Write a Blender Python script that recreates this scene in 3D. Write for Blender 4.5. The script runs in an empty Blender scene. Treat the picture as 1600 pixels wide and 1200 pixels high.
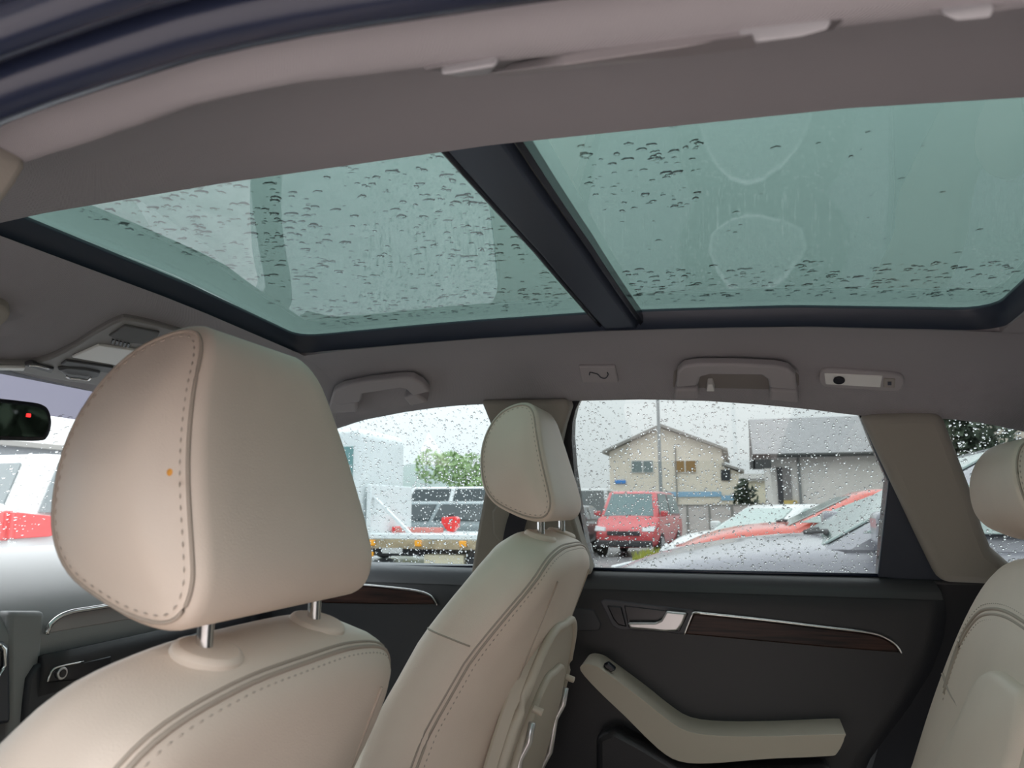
import bpy, bmesh, math, random
from mathutils import Vector, Matrix
random.seed(7)

# ------------------------------------------------------------------ camera
F = 1140.0                       # focal length in pixels of the 1600x1200 frame
PIT, YAW = math.radians(9.8), math.radians(17.0)
CAM = Vector((0.0, -0.94, 1.22))  # standing at the open rear door; car front = -X, far side = +Y
FW = Vector((-math.sin(YAW)*math.cos(PIT), math.cos(YAW)*math.cos(PIT), math.sin(PIT)))
RT = Vector((math.cos(YAW), math.sin(YAW), 0.0))
UP = RT.cross(FW)
sc = bpy.context.scene
col = sc.collection
cd = bpy.data.cameras.new('camera'); cam = bpy.data.objects.new('camera', cd); col.objects.link(cam)
m = Matrix((RT, UP, -FW)).transposed().to_4x4(); m.translation = CAM
cam.matrix_world = m
cd.sensor_width = 36.0; cd.lens = 36.0*F/1600.0; cd.clip_start = 0.01; cd.clip_end = 500
cd.dof.use_dof = True; cd.dof.focus_distance = 1.25; cd.dof.aperture_fstop = 9.0
sc.camera = cam

# ------------------------------------------------------------------ world: rainy overcast sky (brighter towards the zenith)
w = bpy.data.worlds.new('overcast_sky'); sc.world = w; w.use_nodes = True
nt = w.node_tree; nt.nodes.clear()
out = nt.nodes.new('ShaderNodeOutputWorld'); bg = nt.nodes.new('ShaderNodeBackground')
tc = nt.nodes.new('ShaderNodeTexCoord'); sx = nt.nodes.new('ShaderNodeSeparateXYZ')
rp = nt.nodes.new('ShaderNodeValToRGB'); nz = nt.nodes.new('ShaderNodeTexNoise'); mx = nt.nodes.new('ShaderNodeMix')
mx.data_type = 'RGBA'; mx.blend_type = 'MULTIPLY'; mx.inputs[0].default_value = 0.35
nt.links.new(tc.outputs['Generated'], sx.inputs[0]); nt.links.new(sx.outputs['Z'], rp.inputs[0])
rp.color_ramp.elements[0].position = 0.0; rp.color_ramp.elements[0].color = (0.33, 0.345, 0.35, 1)
rp.color_ramp.elements[1].position = 1.0; rp.color_ramp.elements[1].color = (0.97, 1.0, 1.02, 1)
nz.inputs['Scale'].default_value = 2.2; nz.inputs['Detail'].default_value = 4
nt.links.new(tc.outputs['Generated'], nz.inputs['Vector'])
r2 = nt.nodes.new('ShaderNodeValToRGB'); nt.links.new(nz.outputs['Fac'], r2.inputs[0])
r2.color_ramp.elements[0].position = .3; r2.color_ramp.elements[0].color = (.72, .74, .78, 1)
r2.color_ramp.elements[1].position = .7; r2.color_ramp.elements[1].color = (1, 1, 1, 1)
nt.links.new(rp.outputs[0], mx.inputs[6]); nt.links.new(r2.outputs[0], mx.inputs[7])
nt.links.new(mx.outputs[2], bg.inputs[0]); bg.inputs[1].default_value = 5.2
nt.links.new(bg.outputs[0], out.inputs[0])

sc.view_settings.view_transform = 'Standard'; sc.view_settings.look = 'None'
sc.view_settings.gamma = 1.0; sc.view_settings.use_curve_mapping = False
sc.view_settings.exposure = 0.0

# ------------------------------------------------------------------ measuring helpers: a pixel of the photo on a known plane of the place
def ray(px, py): return FW + RT*((px-800)/F) + UP*((600-py)/F)
def PY(px, py, y): d = ray(px, py); return CAM + d*((y-CAM.y)/d.y)
def PX(px, py, x): d = ray(px, py); return CAM + d*((x-CAM.x)/d.x)
def PZ(px, py, z): d = ray(px, py); return CAM + d*((z-CAM.z)/d.z)
SK = 0.12/0.34                                       # tumblehome of the far side
def ys(z, off=0.0): return 0.72 - SK*(z-1.09) + off
def SP(px, py, off=0.0):                             # on the sloping side plane
    d = ray(px, py)                                  # y + SK*z = .72+SK*1.09+off
    k = 0.72 + SK*1.09 + off
    t = (k - CAM.y - SK*CAM.z)/(d.y + SK*d.z)
    return CAM + d*t
SN = Vector((0, 1, SK)).normalized()                 # outward normal of the side plane
def plane_pt(px, py, p0, n):
    d = ray(px, py); return CAM + d*((p0-CAM).dot(n)/d.dot(n))

# ------------------------------------------------------------------ materials
MATS = {}
def mat(name, color, rough=0.5, metal=0.0, bump=0.0, bscale=200.0, spec=0.5, var=0.0, coat=0.0, emit=None, estr=0.0, kind='noise'):
    if name in MATS: return MATS[name]
    M = bpy.data.materials.new(name); M.use_nodes = True; n = M.node_tree.nodes; l = M.node_tree.links
    b = n['Principled BSDF']; b.inputs['Base Color'].default_value = (*color, 1); b.inputs['Roughness'].default_value = rough
    b.inputs['Metallic'].default_value = metal; b.inputs['Specular IOR Level'].default_value = spec
    if coat: b.inputs['Coat Weight'].default_value = coat; b.inputs['Coat Roughness'].default_value = 0.05
    if emit: b.inputs['Emission Color'].default_value = (*emit, 1); b.inputs['Emission Strength'].default_value = estr
    t = n.new('ShaderNodeTexCoord')
    if bump:
        if kind == 'voronoi': x = n.new('ShaderNodeTexVoronoi'); o = x.outputs['Distance']
        elif kind == 'weave':
            x = n.new('ShaderNodeTexWave'); x.bands_direction = 'DIAGONAL'; x.inputs['Distortion'].default_value = 0.4; o = x.outputs['Fac']
        else: x = n.new('ShaderNodeTexNoise'); x.inputs['Detail'].default_value = 3; o = x.outputs['Fac']
        x.inputs['Scale'].default_value = bscale; l.new(t.outputs['Object'], x.inputs['Vector'])
        bp = n.new('ShaderNodeBump'); bp.inputs['Strength'].default_value = bump; bp.inputs['Distance'].default_value = 0.002
        l.new(o, bp.inputs['Height']); l.new(bp.outputs[0], b.inputs['Normal'])
    if var:
        v = n.new('ShaderNodeTexNoise'); v.inputs['Scale'].default_value = 6; v.inputs['Detail'].default_value = 4; l.new(t.outputs['Object'], v.inputs['Vector'])
        r = n.new('ShaderNodeValToRGB'); l.new(v.outputs['Fac'], r.inputs[0])
        r.color_ramp.elements[0].position = .3; r.color_ramp.elements[0].color = (*[c*(1-var) for c in color], 1)
        r.color_ramp.elements[1].position = .7; r.color_ramp.elements[1].color = (*[min(1, c*(1+var)) for c in color], 1)
        l.new(r.outputs[0], b.inputs['Base Color'])
    MATS[name] = M; return M

def glass_mat(name, tint, ior=1.5, gloss=1.0):
    M = bpy.data.materials.new(name); M.use_nodes = True; n = M.node_tree.nodes; l = M.node_tree.links
    n.clear(); o = n.new('ShaderNodeOutputMaterial'); t = n.new('ShaderNodeBsdfTransparent'); g = n.new('ShaderNodeBsdfGlossy')
    t.inputs[0].default_value = (*tint, 1); g.inputs['Roughness'].default_value = 0.0; g.inputs[0].default_value = (gloss,)*3+(1,)
    # Schlick reflectance that is the same from both sides of the pane
    lw = n.new('ShaderNodeLayerWeight'); lw.inputs['Blend'].default_value = 0.5
    pw = n.new('ShaderNodeMath'); pw.operation = 'POWER'; pw.inputs[1].default_value = 4.0
    ma = n.new('ShaderNodeMath'); ma.operation = 'MULTIPLY_ADD'; ma.inputs[1].default_value = 0.9; ma.inputs[2].default_value = 0.04
    mi = n.new('ShaderNodeMixShader')
    l.new(lw.outputs['Facing'], pw.inputs[0]); l.new(pw.outputs[0], ma.inputs[0]); l.new(ma.outputs[0], mi.inputs[0])
    l.new(t.outputs[0], mi.inputs[1]); l.new(g.outputs[0], mi.inputs[2]); l.new(mi.outputs[0], o.inputs[0])
    MATS[name] = M; return M

def water_mat():
    M = bpy.data.materials.new('rain_water'); M.use_nodes = True; n = M.node_tree.nodes; l = M.node_tree.links
    n.clear(); o = n.new('ShaderNodeOutputMaterial'); g = n.new('ShaderNodeBsdfGlass'); g.inputs['IOR'].default_value = 1.33
    g.inputs['Roughness'].default_value = 0.0; l.new(g.outputs[0], o.inputs[0]); MATS['rain_water'] = M; return M

def wood_mat():
    M = mat('walnut_gloss', (.02, .012, .011), .35, spec=.25); n = M.node_tree.nodes; l = M.node_tree.links
    t = n.new('ShaderNodeTexCoord'); mp = n.new('ShaderNodeMapping'); mp.inputs['Scale'].default_value = (3, 60, 60)
    x = n.new('ShaderNodeTexNoise'); x.inputs['Scale'].default_value = 2.5; x.inputs['Detail'].default_value = 6
    l.new(t.outputs['Object'], mp.inputs[0]); l.new(mp.outputs[0], x.inputs['Vector'])
    r = n.new('ShaderNodeValToRGB'); l.new(x.outputs['Fac'], r.inputs[0])
    r.color_ramp.elements[0].position = .35; r.color_ramp.elements[0].color = (.010, .006, .006, 1)
    r.color_ramp.elements[1].position = .7; r.color_ramp.elements[1].color = (.07, .03, .022, 1)
    l.new(r.outputs[0], n['Principled BSDF'].inputs['Base Color']); return M

LEATHER = mat('cream_leather', (.74, .625, .53), .48, bump=.10, bscale=700, kind='voronoi', var=.05)
SEAM = mat('leather_seam', (.42, .35, .29), .6)
THREAD = mat('stitch_thread', (.46, .385, .325), .7)
PLASTIC_B = mat('beige_plastic', (.52, .46, .38), .55, bump=.05, bscale=900)
FABRIC = mat('headliner_fabric', (.345, .33, .345), .9, bump=.5, bscale=330, kind='weave', spec=.2)
FITTING = mat('warm_grey_plastic', (.34, .32, .33), .6)
FABRIC2 = mat('pillar_fabric', (.32, .295, .26), .8, bump=.15, bscale=500, spec=.3)
DARK = mat('charcoal_plastic', (.024, .024, .028), .40, bump=.12, bscale=900, kind='voronoi')
GREYD = mat('grey_dash_plastic', (.27, .27, .27), .5, bump=.12, bscale=900, kind='voronoi')
BLACK = mat('black_gloss', (.012, .012, .018), .25)
NAVY = mat('navy_black_trim', (.024, .032, .052), .42)
RUBBER = mat('black_rubber', (.018, .024, .048), .24)
PAINT_D = mat('dark_blue_paint', (.025, .035, .06), .3, coat=.8)
CHROME = mat('brushed_chrome', (.78, .77, .76), .22, metal=1)
SATIN = mat('satin_silver', (.62, .61, .61), .33, metal=.85)
WOOD = wood_mat()
STRAP = mat('black_webbing', (.02, .02, .03), .7, bump=.3, bscale=900)
LENS = mat('frosted_lens', (.75, .75, .73), .3)
GL_SIDE = glass_mat('side_glass', (.605, .625, .62))
GL_FRONT = glass_mat('front_side_glass', (.71, .745, .75))
GL_WIND = glass_mat('windscreen_glass', (.86, .88, .88))
GL_BAND = glass_mat('windscreen_shade_band', (.15, .145, .19))
GL_ROOF = glass_mat('green_roof_glass', (.285, .352, .335), gloss=.9)
WATER = water_mat()

# ------------------------------------------------------------------ mesh helpers
def link(name, me, mt, parent=None):
    o = bpy.data.objects.new(name, me); col.objects.link(o)
    if mt: me.materials.append(mt)
    if parent: o.parent = parent
    return o
def tag(o, label=None, cat=None, group=None, kind=None):
    if label: o['label'] = label
    if cat: o['category'] = cat
    if group: o['group'] = group
    if kind: o['kind'] = kind
    return o
def empty(name, loc=(0, 0, 0), rz=0.0, ry=0.0):
    o = bpy.data.objects.new(name, None); col.objects.link(o); o.location = loc; o.rotation_euler = (0, ry, rz)
    o.empty_display_size = .1; return o
def setp(o, root):                                   # parent but keep the world placement
    bpy.context.view_layer.update()
    o.parent = root; o.matrix_parent_inverse = root.matrix_world.inverted(); return o
def build(name, V, Fc, mt, parent=None, smooth=False, bevel=0.0, seg=3, subd=0, ang=40):
    me = bpy.data.meshes.new(name); me.from_pydata([tuple(v) for v in V], [], [tuple(f) for f in Fc]); me.validate()
    bm = bmesh.new(); bm.from_mesh(me); bmesh.ops.recalc_face_normals(bm, faces=bm.faces); bm.to_mesh(me); bm.free()
    o = link(name, me, mt, parent)
    if bevel:
        b = o.modifiers.new('bevel', 'BEVEL'); b.width = bevel; b.segments = seg; b.limit_method = 'ANGLE'; b.angle_limit = math.radians(ang)
        b.harden_normals = False
    if subd:
        s = o.modifiers.new('subd', 'SUBSURF'); s.levels = subd; s.render_levels = subd
    if smooth or bevel or subd:
        for p in me.polygons: p.use_smooth = True
        if not smooth: me.set_sharp_from_angle(angle=math.radians(35))
    return o
def crom(P, k=6, closed=False):                      # smooth curve through points
    P = [Vector(p) for p in P]; n = len(P); R = []
    for i in range(n if closed else n-1):
        g = lambda j: P[j % n] if closed else P[max(0, min(n-1, j))]
        a, b, c, d = g(i-1), g(i), g(i+1), g(i+2)
        for s in range(k):
            t = s/k
            R.append(.5*((2*b)+(c-a)*t+(2*a-5*b+4*c-d)*t*t+(3*b-a-3*c+d)*t**3))
    if not closed: R.append(P[-1])
    return R
def slab(name, pts, thick, mt, parent=None, bevel=0.0, seg=3):
    """closed outline pts (3-D) extruded by the vector thick"""
    n = len(pts); V = [Vector(p) for p in pts] + [Vector(p)+Vector(thick) for p in pts]
    Fc = [list(range(n)), list(range(2*n-1, n-1, -1))] + [[i, (i+1) % n, n+(i+1) % n, n+i] for i in range(n)]
    return build(name, V, Fc, mt, parent, bevel=bevel, seg=seg)
def ring_slab(name, outer, inner, thick, mt, parent=None, bevel=0.0):
    n = len(outer); assert n == len(inner)
    t = Vector(thick); V = [Vector(p) for p in outer]+[Vector(p) for p in inner]; V += [v+t for v in V]
    Fc = []
    for i in range(n):
        j = (i+1) % n
        Fc += [[i, j, n+j, n+i], [2*n+i, 3*n+i, 3*n+j, 2*n+j], [i, 2*n+i, 2*n+j, j], [n+i, n+j, 3*n+j, 3*n+i]]
    return build(name, V, Fc, mt, parent, bevel=bevel, seg=2)
def box(name, c, s, mt, parent=None, bevel=0.0, seg=3, rz=0):
    cx, cy, cz = c; a, b, d = s[0]/2, s[1]/2, s[2]/2; ca, sa = math.cos(rz), math.sin(rz)
    V = [(cx+x*ca-y*sa, cy+x*sa+y*ca, cz+z) for x in (-a, a) for y in (-b, b) for z in (-d, d)]
    return build(name, V, [(0, 1, 3, 2), (4, 6, 7, 5), (0, 4, 5, 1), (2, 3, 7, 6), (0, 2, 6, 4), (1, 5, 7, 3)], mt, parent, bevel=bevel, seg=seg)
def tube(name, pts, r, mt, parent=None, n=8, flat=1.0, up=None, closed=False):
    P = [Vector(p) for p in pts]; V = []; Fc = []; N = len(P)
    for i, p in enumerate(P):
        t = (P[(i+1) % N]-P[i-1]) if closed else (P[min(i+1, N-1)]-P[max(i-1, 0)])
        t.normalize()
        u = Vector(up) if up else (Vector((0, 0, 1)) if abs(t.z) < .9 else Vector((1, 0, 0)))
        s = t.cross(u).normalized(); q = s.cross(t).normalized()
        rr = r(i/(N-1)) if callable(r) else r
        V += [p + s*math.cos(2*math.pi*k/n)*rr + q*math.sin(2*math.pi*k/n)*rr*flat for k in range(n)]
    L = N if closed else N-1
    for i in range(L):
        a, b = i*n, ((i+1) % N)*n
        Fc += [[a+k, a+(k+1) % n, b+(k+1) % n, b+k] for k in range(n)]
    if not closed: Fc += [list(range(n-1, -1, -1)), list(range((N-1)*n, N*n))]
    return build(name, V, Fc, mt, parent, smooth=True)
def cyl(name, a, b, r, mt, parent=None, n=20, r2=None, bevel=0.0):
    a, b = Vector(a), Vector(b); t = (b-a).normalized(); u = Vector((0, 0, 1)) if abs(t.z) < .9 else Vector((1, 0, 0))
    s = t.cross(u).normalized(); q = s.cross(t); r2 = r if r2 is None else r2
    V = [a+(s*math.cos(2*math.pi*k/n)+q*math.sin(2*math.pi*k/n))*r for k in range(n)]+[b+(s*math.cos(2*math.pi*k/n)+q*math.sin(2*math.pi*k/n))*r2 for k in range(n)]
    Fc = [list(range(n-1, -1, -1)), list(range(n, 2*n))]+[[k, (k+1) % n, n+(k+1) % n, n+k] for k in range(n)]
    o = build(name, V, Fc, mt, parent, bevel=bevel, seg=2)
    for p in o.data.polygons: p.use_smooth = True
    o.data.set_sharp_from_angle(angle=math.radians(40)); return o
def grid(name, fn, nu, nv, mt, parent=None, cu=False, thick=0.0):
    V = [fn(i/(nu-1), j/(nv-1)) for i in range(nu) for j in range(nv)]
    Fc = [[i*nv+j, i*nv+j+1, (i+1)*nv+j+1, (i+1)*nv+j] for i in range(nu-1) for j in range(nv-1)]
    o = build(name, V, Fc, mt, parent, smooth=True)
    if thick:
        s = o.modifiers.new('solid', 'SOLIDIFY'); s.thickness = thick; s.offset = 0
    return o
def stitches(name, pts, mt, parent, step=.009, ln=.0055, r=.0009):
    """short thread stitches along a seam, joined into one part"""
    P = [Vector(p) for p in pts]; V = []; Fc = []; acc = 0
    for i in range(len(P)-1):
        a, b = P[i], P[i+1]; L = (b-a).length
        if L < 1e-6: continue
        t = (b-a)/L; u = Vector((0, 0, 1)) if abs(t.z) < .9 else Vector((1, 0, 0)); s = t.cross(u).normalized(); q = s.cross(t)
        while acc < L:
            c = a+t*acc; k = len(V)
            V += [c-t*ln/2, c+t*ln/2, c+s*r, c-s*r, c+q*r, c-q*r]
            Fc += [[k+e, k+x, k+y] for e in (0, 1) for x, y in ((2, 4), (4, 3), (3, 5), (5, 2))]
            Fc[-8:] = [[k+e, k+x, k+y] for e in (0, 1) for x, y in ((2, 4), (4, 3), (3, 5), (5, 2))]
            acc += step
        acc -= L
    return tag(build(name, V, [tuple(f) for f in Fc], mt, parent), kind='stuff')

def lerp_tab(T, x):
    if x <= T[0][0]: return T[0][1]
    for (a, b), (c, d) in zip(T, T[1:]):
        if x <= c: return b+(d-b)*(x-a)/(c-a)
    return T[-1][1]

# ================================================================== SETTING: the cabin shell
ZR = [(-1.30, 1.395), (-1.16, 1.448), (-1.0, 1.50), (-.88, 1.541), (-.84, 1.548), (-.80, 1.552), (-.5, 1.556), (-.2, 1.553), (.1, 1.538), (.4, 1.508), (.7, 1.47), (1.1, 1.43), (1.5, 1.33)]
def zr(x): return lerp_tab(ZR, x)
def zs(x, y): return zr(x)-.042*max(0.0, min(y, .36))   # the roof falls a little towards the far side
EDGE_PX = [(430, 705), (500, 676), (560, 656), (640, 641), (700, 634), (760, 631), (830, 629), (905, 626), (1000, 624), (1100, 626), (1200, 633), (1290, 642), (1340, 650), (1400, 652), (1475, 653), (1540, 661), (1600, 673), (1680, 695)]
EDGE = [(p.x, p.z) for p in (SP(a, b, -.012) for a, b in EDGE_PX)]
def ze(x): return lerp_tab(EDGE, x)
HX0, HX1, HY0, HY1 = -.850, .405, -.345, .345          # the roof opening
CREASE = [(-.60, -.150), (-.50, -.122), (-.444, -.104), (-.40, -.100), (-.36, -.093), (-.31, -.088), (-.24, -.086), (-.16, -.0857), (-.07, -.091), (.04, -.095), (.10, -.096), (.5, -.105)]
SEAL = [(-.60, -.165), (-.50, -.122), (-.411, -.0965), (-.363, -.0894), (-.317, -.0843), (-.274, -.0796), (-.233, -.0785), (-.157, -.079), (0, -.082), (.5, -.09)]
def roof_pt(x, y):
    """underside of the headliner"""
    if y >= HY1:
        z1 = ze(x); y1 = ys(z1, -.012); t = (y-HY1)/(.60-HY1)
        t = min(1, t); z0 = zs(x, HY1)
        yy = HY1+(y1-HY1)*(t**.92)
        return Vector((x, yy, z0-(z0-z1)*(t**1.75)))
    if y <= HY0:
        c, e = lerp_tab(CREASE, x), lerp_tab(SEAL, x)
        T = [(-.70, e+.004), (-.66, e+.002), (-.645, e), (-.628, e*.45+c*.55), (-.612, c-.002), (-.602, c-.003), (-.592, c*.955), (-.575, c*.80), (-.55, c*.56), (-.52, c*.33), (-.48, c*.15), (-.43, c*.04), (HY0, 0)]
        dent = .016*max(0, 1-((x+.272)/.075)**2)**1.0*max(0, 1-((y+.580)/.024)**2)
        return Vector((x, y, zr(x)+lerp_tab(T, y)+dent))
    return Vector((x, y, zs(x, y)))

def headliner():
    xs = [-1.16, -1.12, -1.06, -1.0, -.94, -.88, -.84, HX0, -.74, -.66, -.6, -.55, -.5, -.45, -.42, -.39, -.36, -.35, -.34, -.325, -.31, -.295, -.28, -.265, -.25, -.235, -.22, -.205, -.19, -.175, -.15, -.1, -.05, 0, .05, .1, .15, .2, .25, .3, .35, HX1, .45, .5, .6, .7, .8, .95, 1.1]
    yn = [-.70, -.68, -.66, -.645, -.636, -.628, -.62, -.612, -.607, -.602, -.597, -.592, -.584, -.575, -.562, -.55, -.535, -.52, -.50, -.48, -.455, -.43, -.40, -.37, HY0]
    yf = [HY1, .34, .36, .38, .40, .42, .44, .46, .48, .50, .52, .54, .56, .58, .60]
    ym = [-.25, -.15, -.05, .05, .15, .25]
    Y = yn+ym+yf; V = []; idx = {}
    for i, x in enumerate(xs):
        for j, y in enumerate(Y): idx[i, j] = len(V); V.append(roof_pt(x, y))
    Fc = []
    j0, j1 = len(yn)-1, len(yn)+len(ym)
    for i in range(len(xs)-1):
        for j in range(len(Y)-1):
            if HX0-.001 <= xs[i] < HX1-.001 and j0 <= j < j1: continue
            Fc.append((idx[i, j], idx[i, j+1], idx[i+1, j+1], idx[i+1, j]))
    # lip of the headliner rolled outwards above the far windows and folded up at the roof opening
    J = len(Y)-1; base = len(V)
    for i, x in enumerate(xs):
        V.append(V[idx[i, J]]+Vector((0, .030, .004)))
    for i in range(len(xs)-1): Fc.append((idx[i, J], base+i, base+i+1, idx[i+1, J]))
    I0, I1 = xs.index(HX0), xs.index(HX1)
    loop = [idx[i, j0] for i in range(I0, I1+1)]+[idx[I1, j] for j in range(j0+1, j1+1)]+[idx[i, j1] for i in range(I1-1, I0-1, -1)]+[idx[I0, j] for j in range(j1-1, j0, -1)]
    up = len(V); V += [V[k]+Vector((0, 0, .012)) for k in loop]
    n = len(loop)
    for k in range(n): Fc.append((loop[k], loop[(k+1) % n], up+(k+1) % n, up+k))
    o = build('ceiling', V, Fc, FABRIC, smooth=True)
    o.data.set_sharp_from_angle(angle=math.radians(55))
    return tag(o, 'warm grey woven headliner lining the cabin roof', kind='structure')
ceiling = headliner()

# outer roof skin so that the cabin is closed to the sky
def roof_skin():
    V = []; Fc = []; xs = [-1.25, -1.0, -.89, -.6, -.2, .1, .3, .47, .8, 1.2, 1.5]; Y = [-.72, -.60, -.43, .42, .56, .67]
    dz = [-.05, .0, .042, .034, .0, -.052]
    for x in xs:
        for y, d in zip(Y, dz): V.append((x, y, zr(x)+.012+d))
    m = len(Y)
    for i in range(len(xs)-1):
        for j in range(m-1):
            if 2 <= i <= 6 and j == 2: continue
            Fc.append((i*m+j, i*m+j+1, (i+1)*m+j+1, (i+1)*m+j))
    o = build('roof', V, Fc, PAINT_D, smooth=True)
    s = o.modifiers.new('solid', 'SOLIDIFY'); s.thickness = .004
    return tag(o, 'dark painted outer roof skin of the car', kind='structure')
roof_skin()

# floor pan, tailgate wall, driver side front door (out of the frame, closes the cabin)
tag(box('floor', (-.2, 0, .30), (2.9, 1.46, .06), mat('black_carpet', (.03, .03, .035), .95, bump=.4, bscale=500)), 'black carpeted cabin floor', kind='structure')
wr = tag(slab('wall_rear', [(1.25, -.70, .3), (1.25, .70, .3), (1.28, .72, 1.08), (1.28, -.72, 1.08)], (.05, 0, 0), DARK, bevel=.01), 'dark tailgate lining behind the rear seat', kind='structure')
setp(slab('rear_glass', [(1.28, -.70, 1.08), (1.28, .70, 1.08), (1.10, .62, 1.42), (1.10, -.62, 1.42)], (.004, 0, .002), GL_SIDE), wr)
setp(slab('rear_shelf', [(.60, -.68, .98), (.60, .68, .98), (1.27, .70, 1.04), (1.27, -.70, 1.04)], (0, 0, -.02), DARK), wr)
tag(slab('wall_right', [(.16, -.70, .3), (1.29, -.70, .3), (1.29, -.72, 1.08), (1.10, -.64, 1.44), (.70, -.63, 1.47), (.22, -.63, 1.48), (.26, -.645, 1.39), (.37, -.70, 1.08), (.37, -.70, .96), (.30, -.70, .80)], (0, -.05, 0), FABRIC2, bevel=.01), 'beige lined rear quarter of the cabin on the open door side', kind='structure')
tag(slab('trim_8', [(.60, .735, .98), (1.29, .735, .98), (1.29, .74, 1.09), (1.12, .655, 1.40), (.95, .66, 1.40), (.98, .735, 1.10), (.60, .735, 1.075)], (0, .03, 0), DARK), 'dark lining under and behind the quarter window', kind='structure')
tag(box('wall_front', (-1.50, 0, .70), (.05, 1.44, .80), DARK, bevel=.01), 'dark bulkhead behind the dashboard', kind='structure')
wl = tag(ring_slab('wall_left', [(-1.30, -.70, .3), (-.46, -.70, .3), (-.46, -.72, 1.09), (-.50, -.66, 1.47), (-1.1, -.64, 1.46), (-1.60, -.72, 1.09)],
     [(-1.29, -.70, 1.085), (-.64, -.72, 1.085), (-.64, -.72, 1.09), (-.66, -.665, 1.43), (-1.06, -.645, 1.43), (-1.50, -.72, 1.10)], (0, -.05, 0), DARK), 'dark front door frame on the driver side', kind='structure')
setp(slab('driver_window_pane', [(-1.55, -.745, 1.08), (-.62, -.745, 1.08), (-.64, -.685, 1.45), (-1.08, -.665, 1.45)], (0, -.004, 0), GL_FRONT), wl)

# ================================================================== SUNROOF
def sunroof():
    root = tag(empty('panoramic_sunroof', (-.2, -.01, 1.57)), 'green tinted panoramic glass roof with rain on it', 'sunroof')
    gz = lambda x: zr(x)+.034
    def pane(x0, x1, nm):
        def fn(u, v):
            x = x0+(x1-x0)*u; y = -.37+.75*v
            return Vector((x, y, zs(x, y)+.034+.010*(1-((y+.005)/.375)**2)))
        o = grid(nm, fn, 16, 14, GL_ROOF); s = o.modifiers.new('solid', 'SOLIDIFY'); s.thickness = .005; s.offset = 1
        return setp(o, root)
    pane(-.88, -.215, 'glass_pane'); pane(-.205, .44, 'glass_pane')
    # dark frame: sloping wall round the opening and a flat ledge under the glass edge
    def ringpts(e, dz, n=10, rad=.05):
        P = []; x0, x1, y0, y1 = HX0-e, HX1+e, HY0-e, HY1+e
        def arc(cx, cy, a0, rad=rad):
            for k in range(6):
                a = math.radians(a0+k*18); P.append((cx+rad*math.cos(a), cy+rad*math.sin(a)))
        arc(x1-rad, y1-rad, 0)
        for k in range(1, n): P.append((x1-rad+(x0+rad-x1+rad)*k/n, y1))
        arc(x0+rad, y1-rad, 90)
        for k in range(1, 4): P.append((x0, y1-rad+(y0-y1+2*rad)*k/4))
        rad2 = rad; arc(x0+.012, y0+.012, 180, .012)
        for k in range(1, n): P.append((x0+rad+(x1-x0-2*rad)*k/n, y0))
        arc(x1-.012, y0+.012, 270, .012)
        for k in range(1, 4): P.append((x1, y0+rad+(y1-y0-2*rad)*k/4))
        return [Vector((x, y, zs(x, y)+dz)) for x, y in P]
    rings = [ringpts(.004, .004), ringpts(-.001, .003), ringpts(-.003, .026), ringpts(-.010, .031), ringpts(-.010, .037), ringpts(.03, .037)]
    n = len(rings[0]); V = sum(rings, []); Fc = []
    for r in range(len(rings)-1):
        for k in range(n): Fc.append((r*n+k, r*n+(k+1) % n, (r+1)*n+(k+1) % n, (r+1)*n+k))
    setp(build('frame', V, Fc, NAVY, smooth=True), root)
    # wide cross bar with a stepped lip along both edges
    def bar(name, xa, xb, za, zb, mt, seg=14):
        prof = [(xa, za), (xa+.006, zb), (xb-.006, zb), (xb, za), (xb, za+.018), (xa, za+.018)]
        V = []; Fc = []; m_ = len(prof)
        for k in range(seg+1):
            y = HY0-.02+(HY1-HY0+.04)*k/seg
            crown = .010*(1-((y+.01)/.345)**2)
            for (x, d) in prof: V.append((x-.012*(1-(y/.36)**2)+.05*y, y, zs(x, y)+d+crown))
        for k in range(seg):
            for q in range(m_): Fc.append((k*m_+q, k*m_+(q+1) % m_, (k+1)*m_+(q+1) % m_, (k+1)*m_+q))
        Fc += [list(range(m_)), list(range(seg*m_, (seg+1)*m_))]
        return setp(build(name, V, Fc, mt, bevel=.002, seg=2), root)
    bar('crossbar', -.236, -.170, .014, .004, NAVY)
    bar('seal_strip', -.248, -.234, .016, .010, BLACK); bar('seal_strip', -.172, -.162, .016, .010, BLACK)
    return root
sunroof()

# ================================================================== PILLAR TRIMS ON THE FAR SIDE
bp = [SP(a, b, -.03) for a, b in [(750, 626), (886, 624), (890, 640), (881, 668), (874, 700), (884, 770), (905, 840), (925, 900), (735, 900), (742, 850), (752, 795), (762, 735), (768, 690), (766, 665), (757, 642)]]
t1 = tag(slab('trim_1', bp, SN*.05, FABRIC2, bevel=.009), 'beige centre pillar trim behind the passenger headrest', kind='structure')
rc = [SP(a, b, -.042) for a, b in [(768, 800), (775, 790), (800, 786), (845, 790), (850, 905), (786, 905), (787, 856), (770, 835)]]
setp(slab('belt_guide', rc, SN*.014, FABRIC2, bevel=.005), t1)
dp = [SP(a, b, -.030) for a, b in [(1345, 650), (1420, 645), (1473, 645), (1482, 668), (1500, 715), (1523, 775), (1540, 830), (1553, 862), (1585, 890), (1600, 920), (1470, 914), (1434, 840), (1395, 757)]]
tag(slab('trim_2', dp, SN*.055, FABRIC2, bevel=.020, seg=4), 'beige rear pillar trim between door window and quarter window', kind='structure')
dl = [SP(a, b, .004) for a, b in [(1440, 905), (1640, 910), (1640, 1300), (1200, 1300), (1300, 1150), (1400, 1040), (1440, 970)]]
tag(slab('trim_3', dl, SN*.05, DARK, bevel=.01), 'dark lower side trim beside the rear seat', kind='structure')
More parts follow.
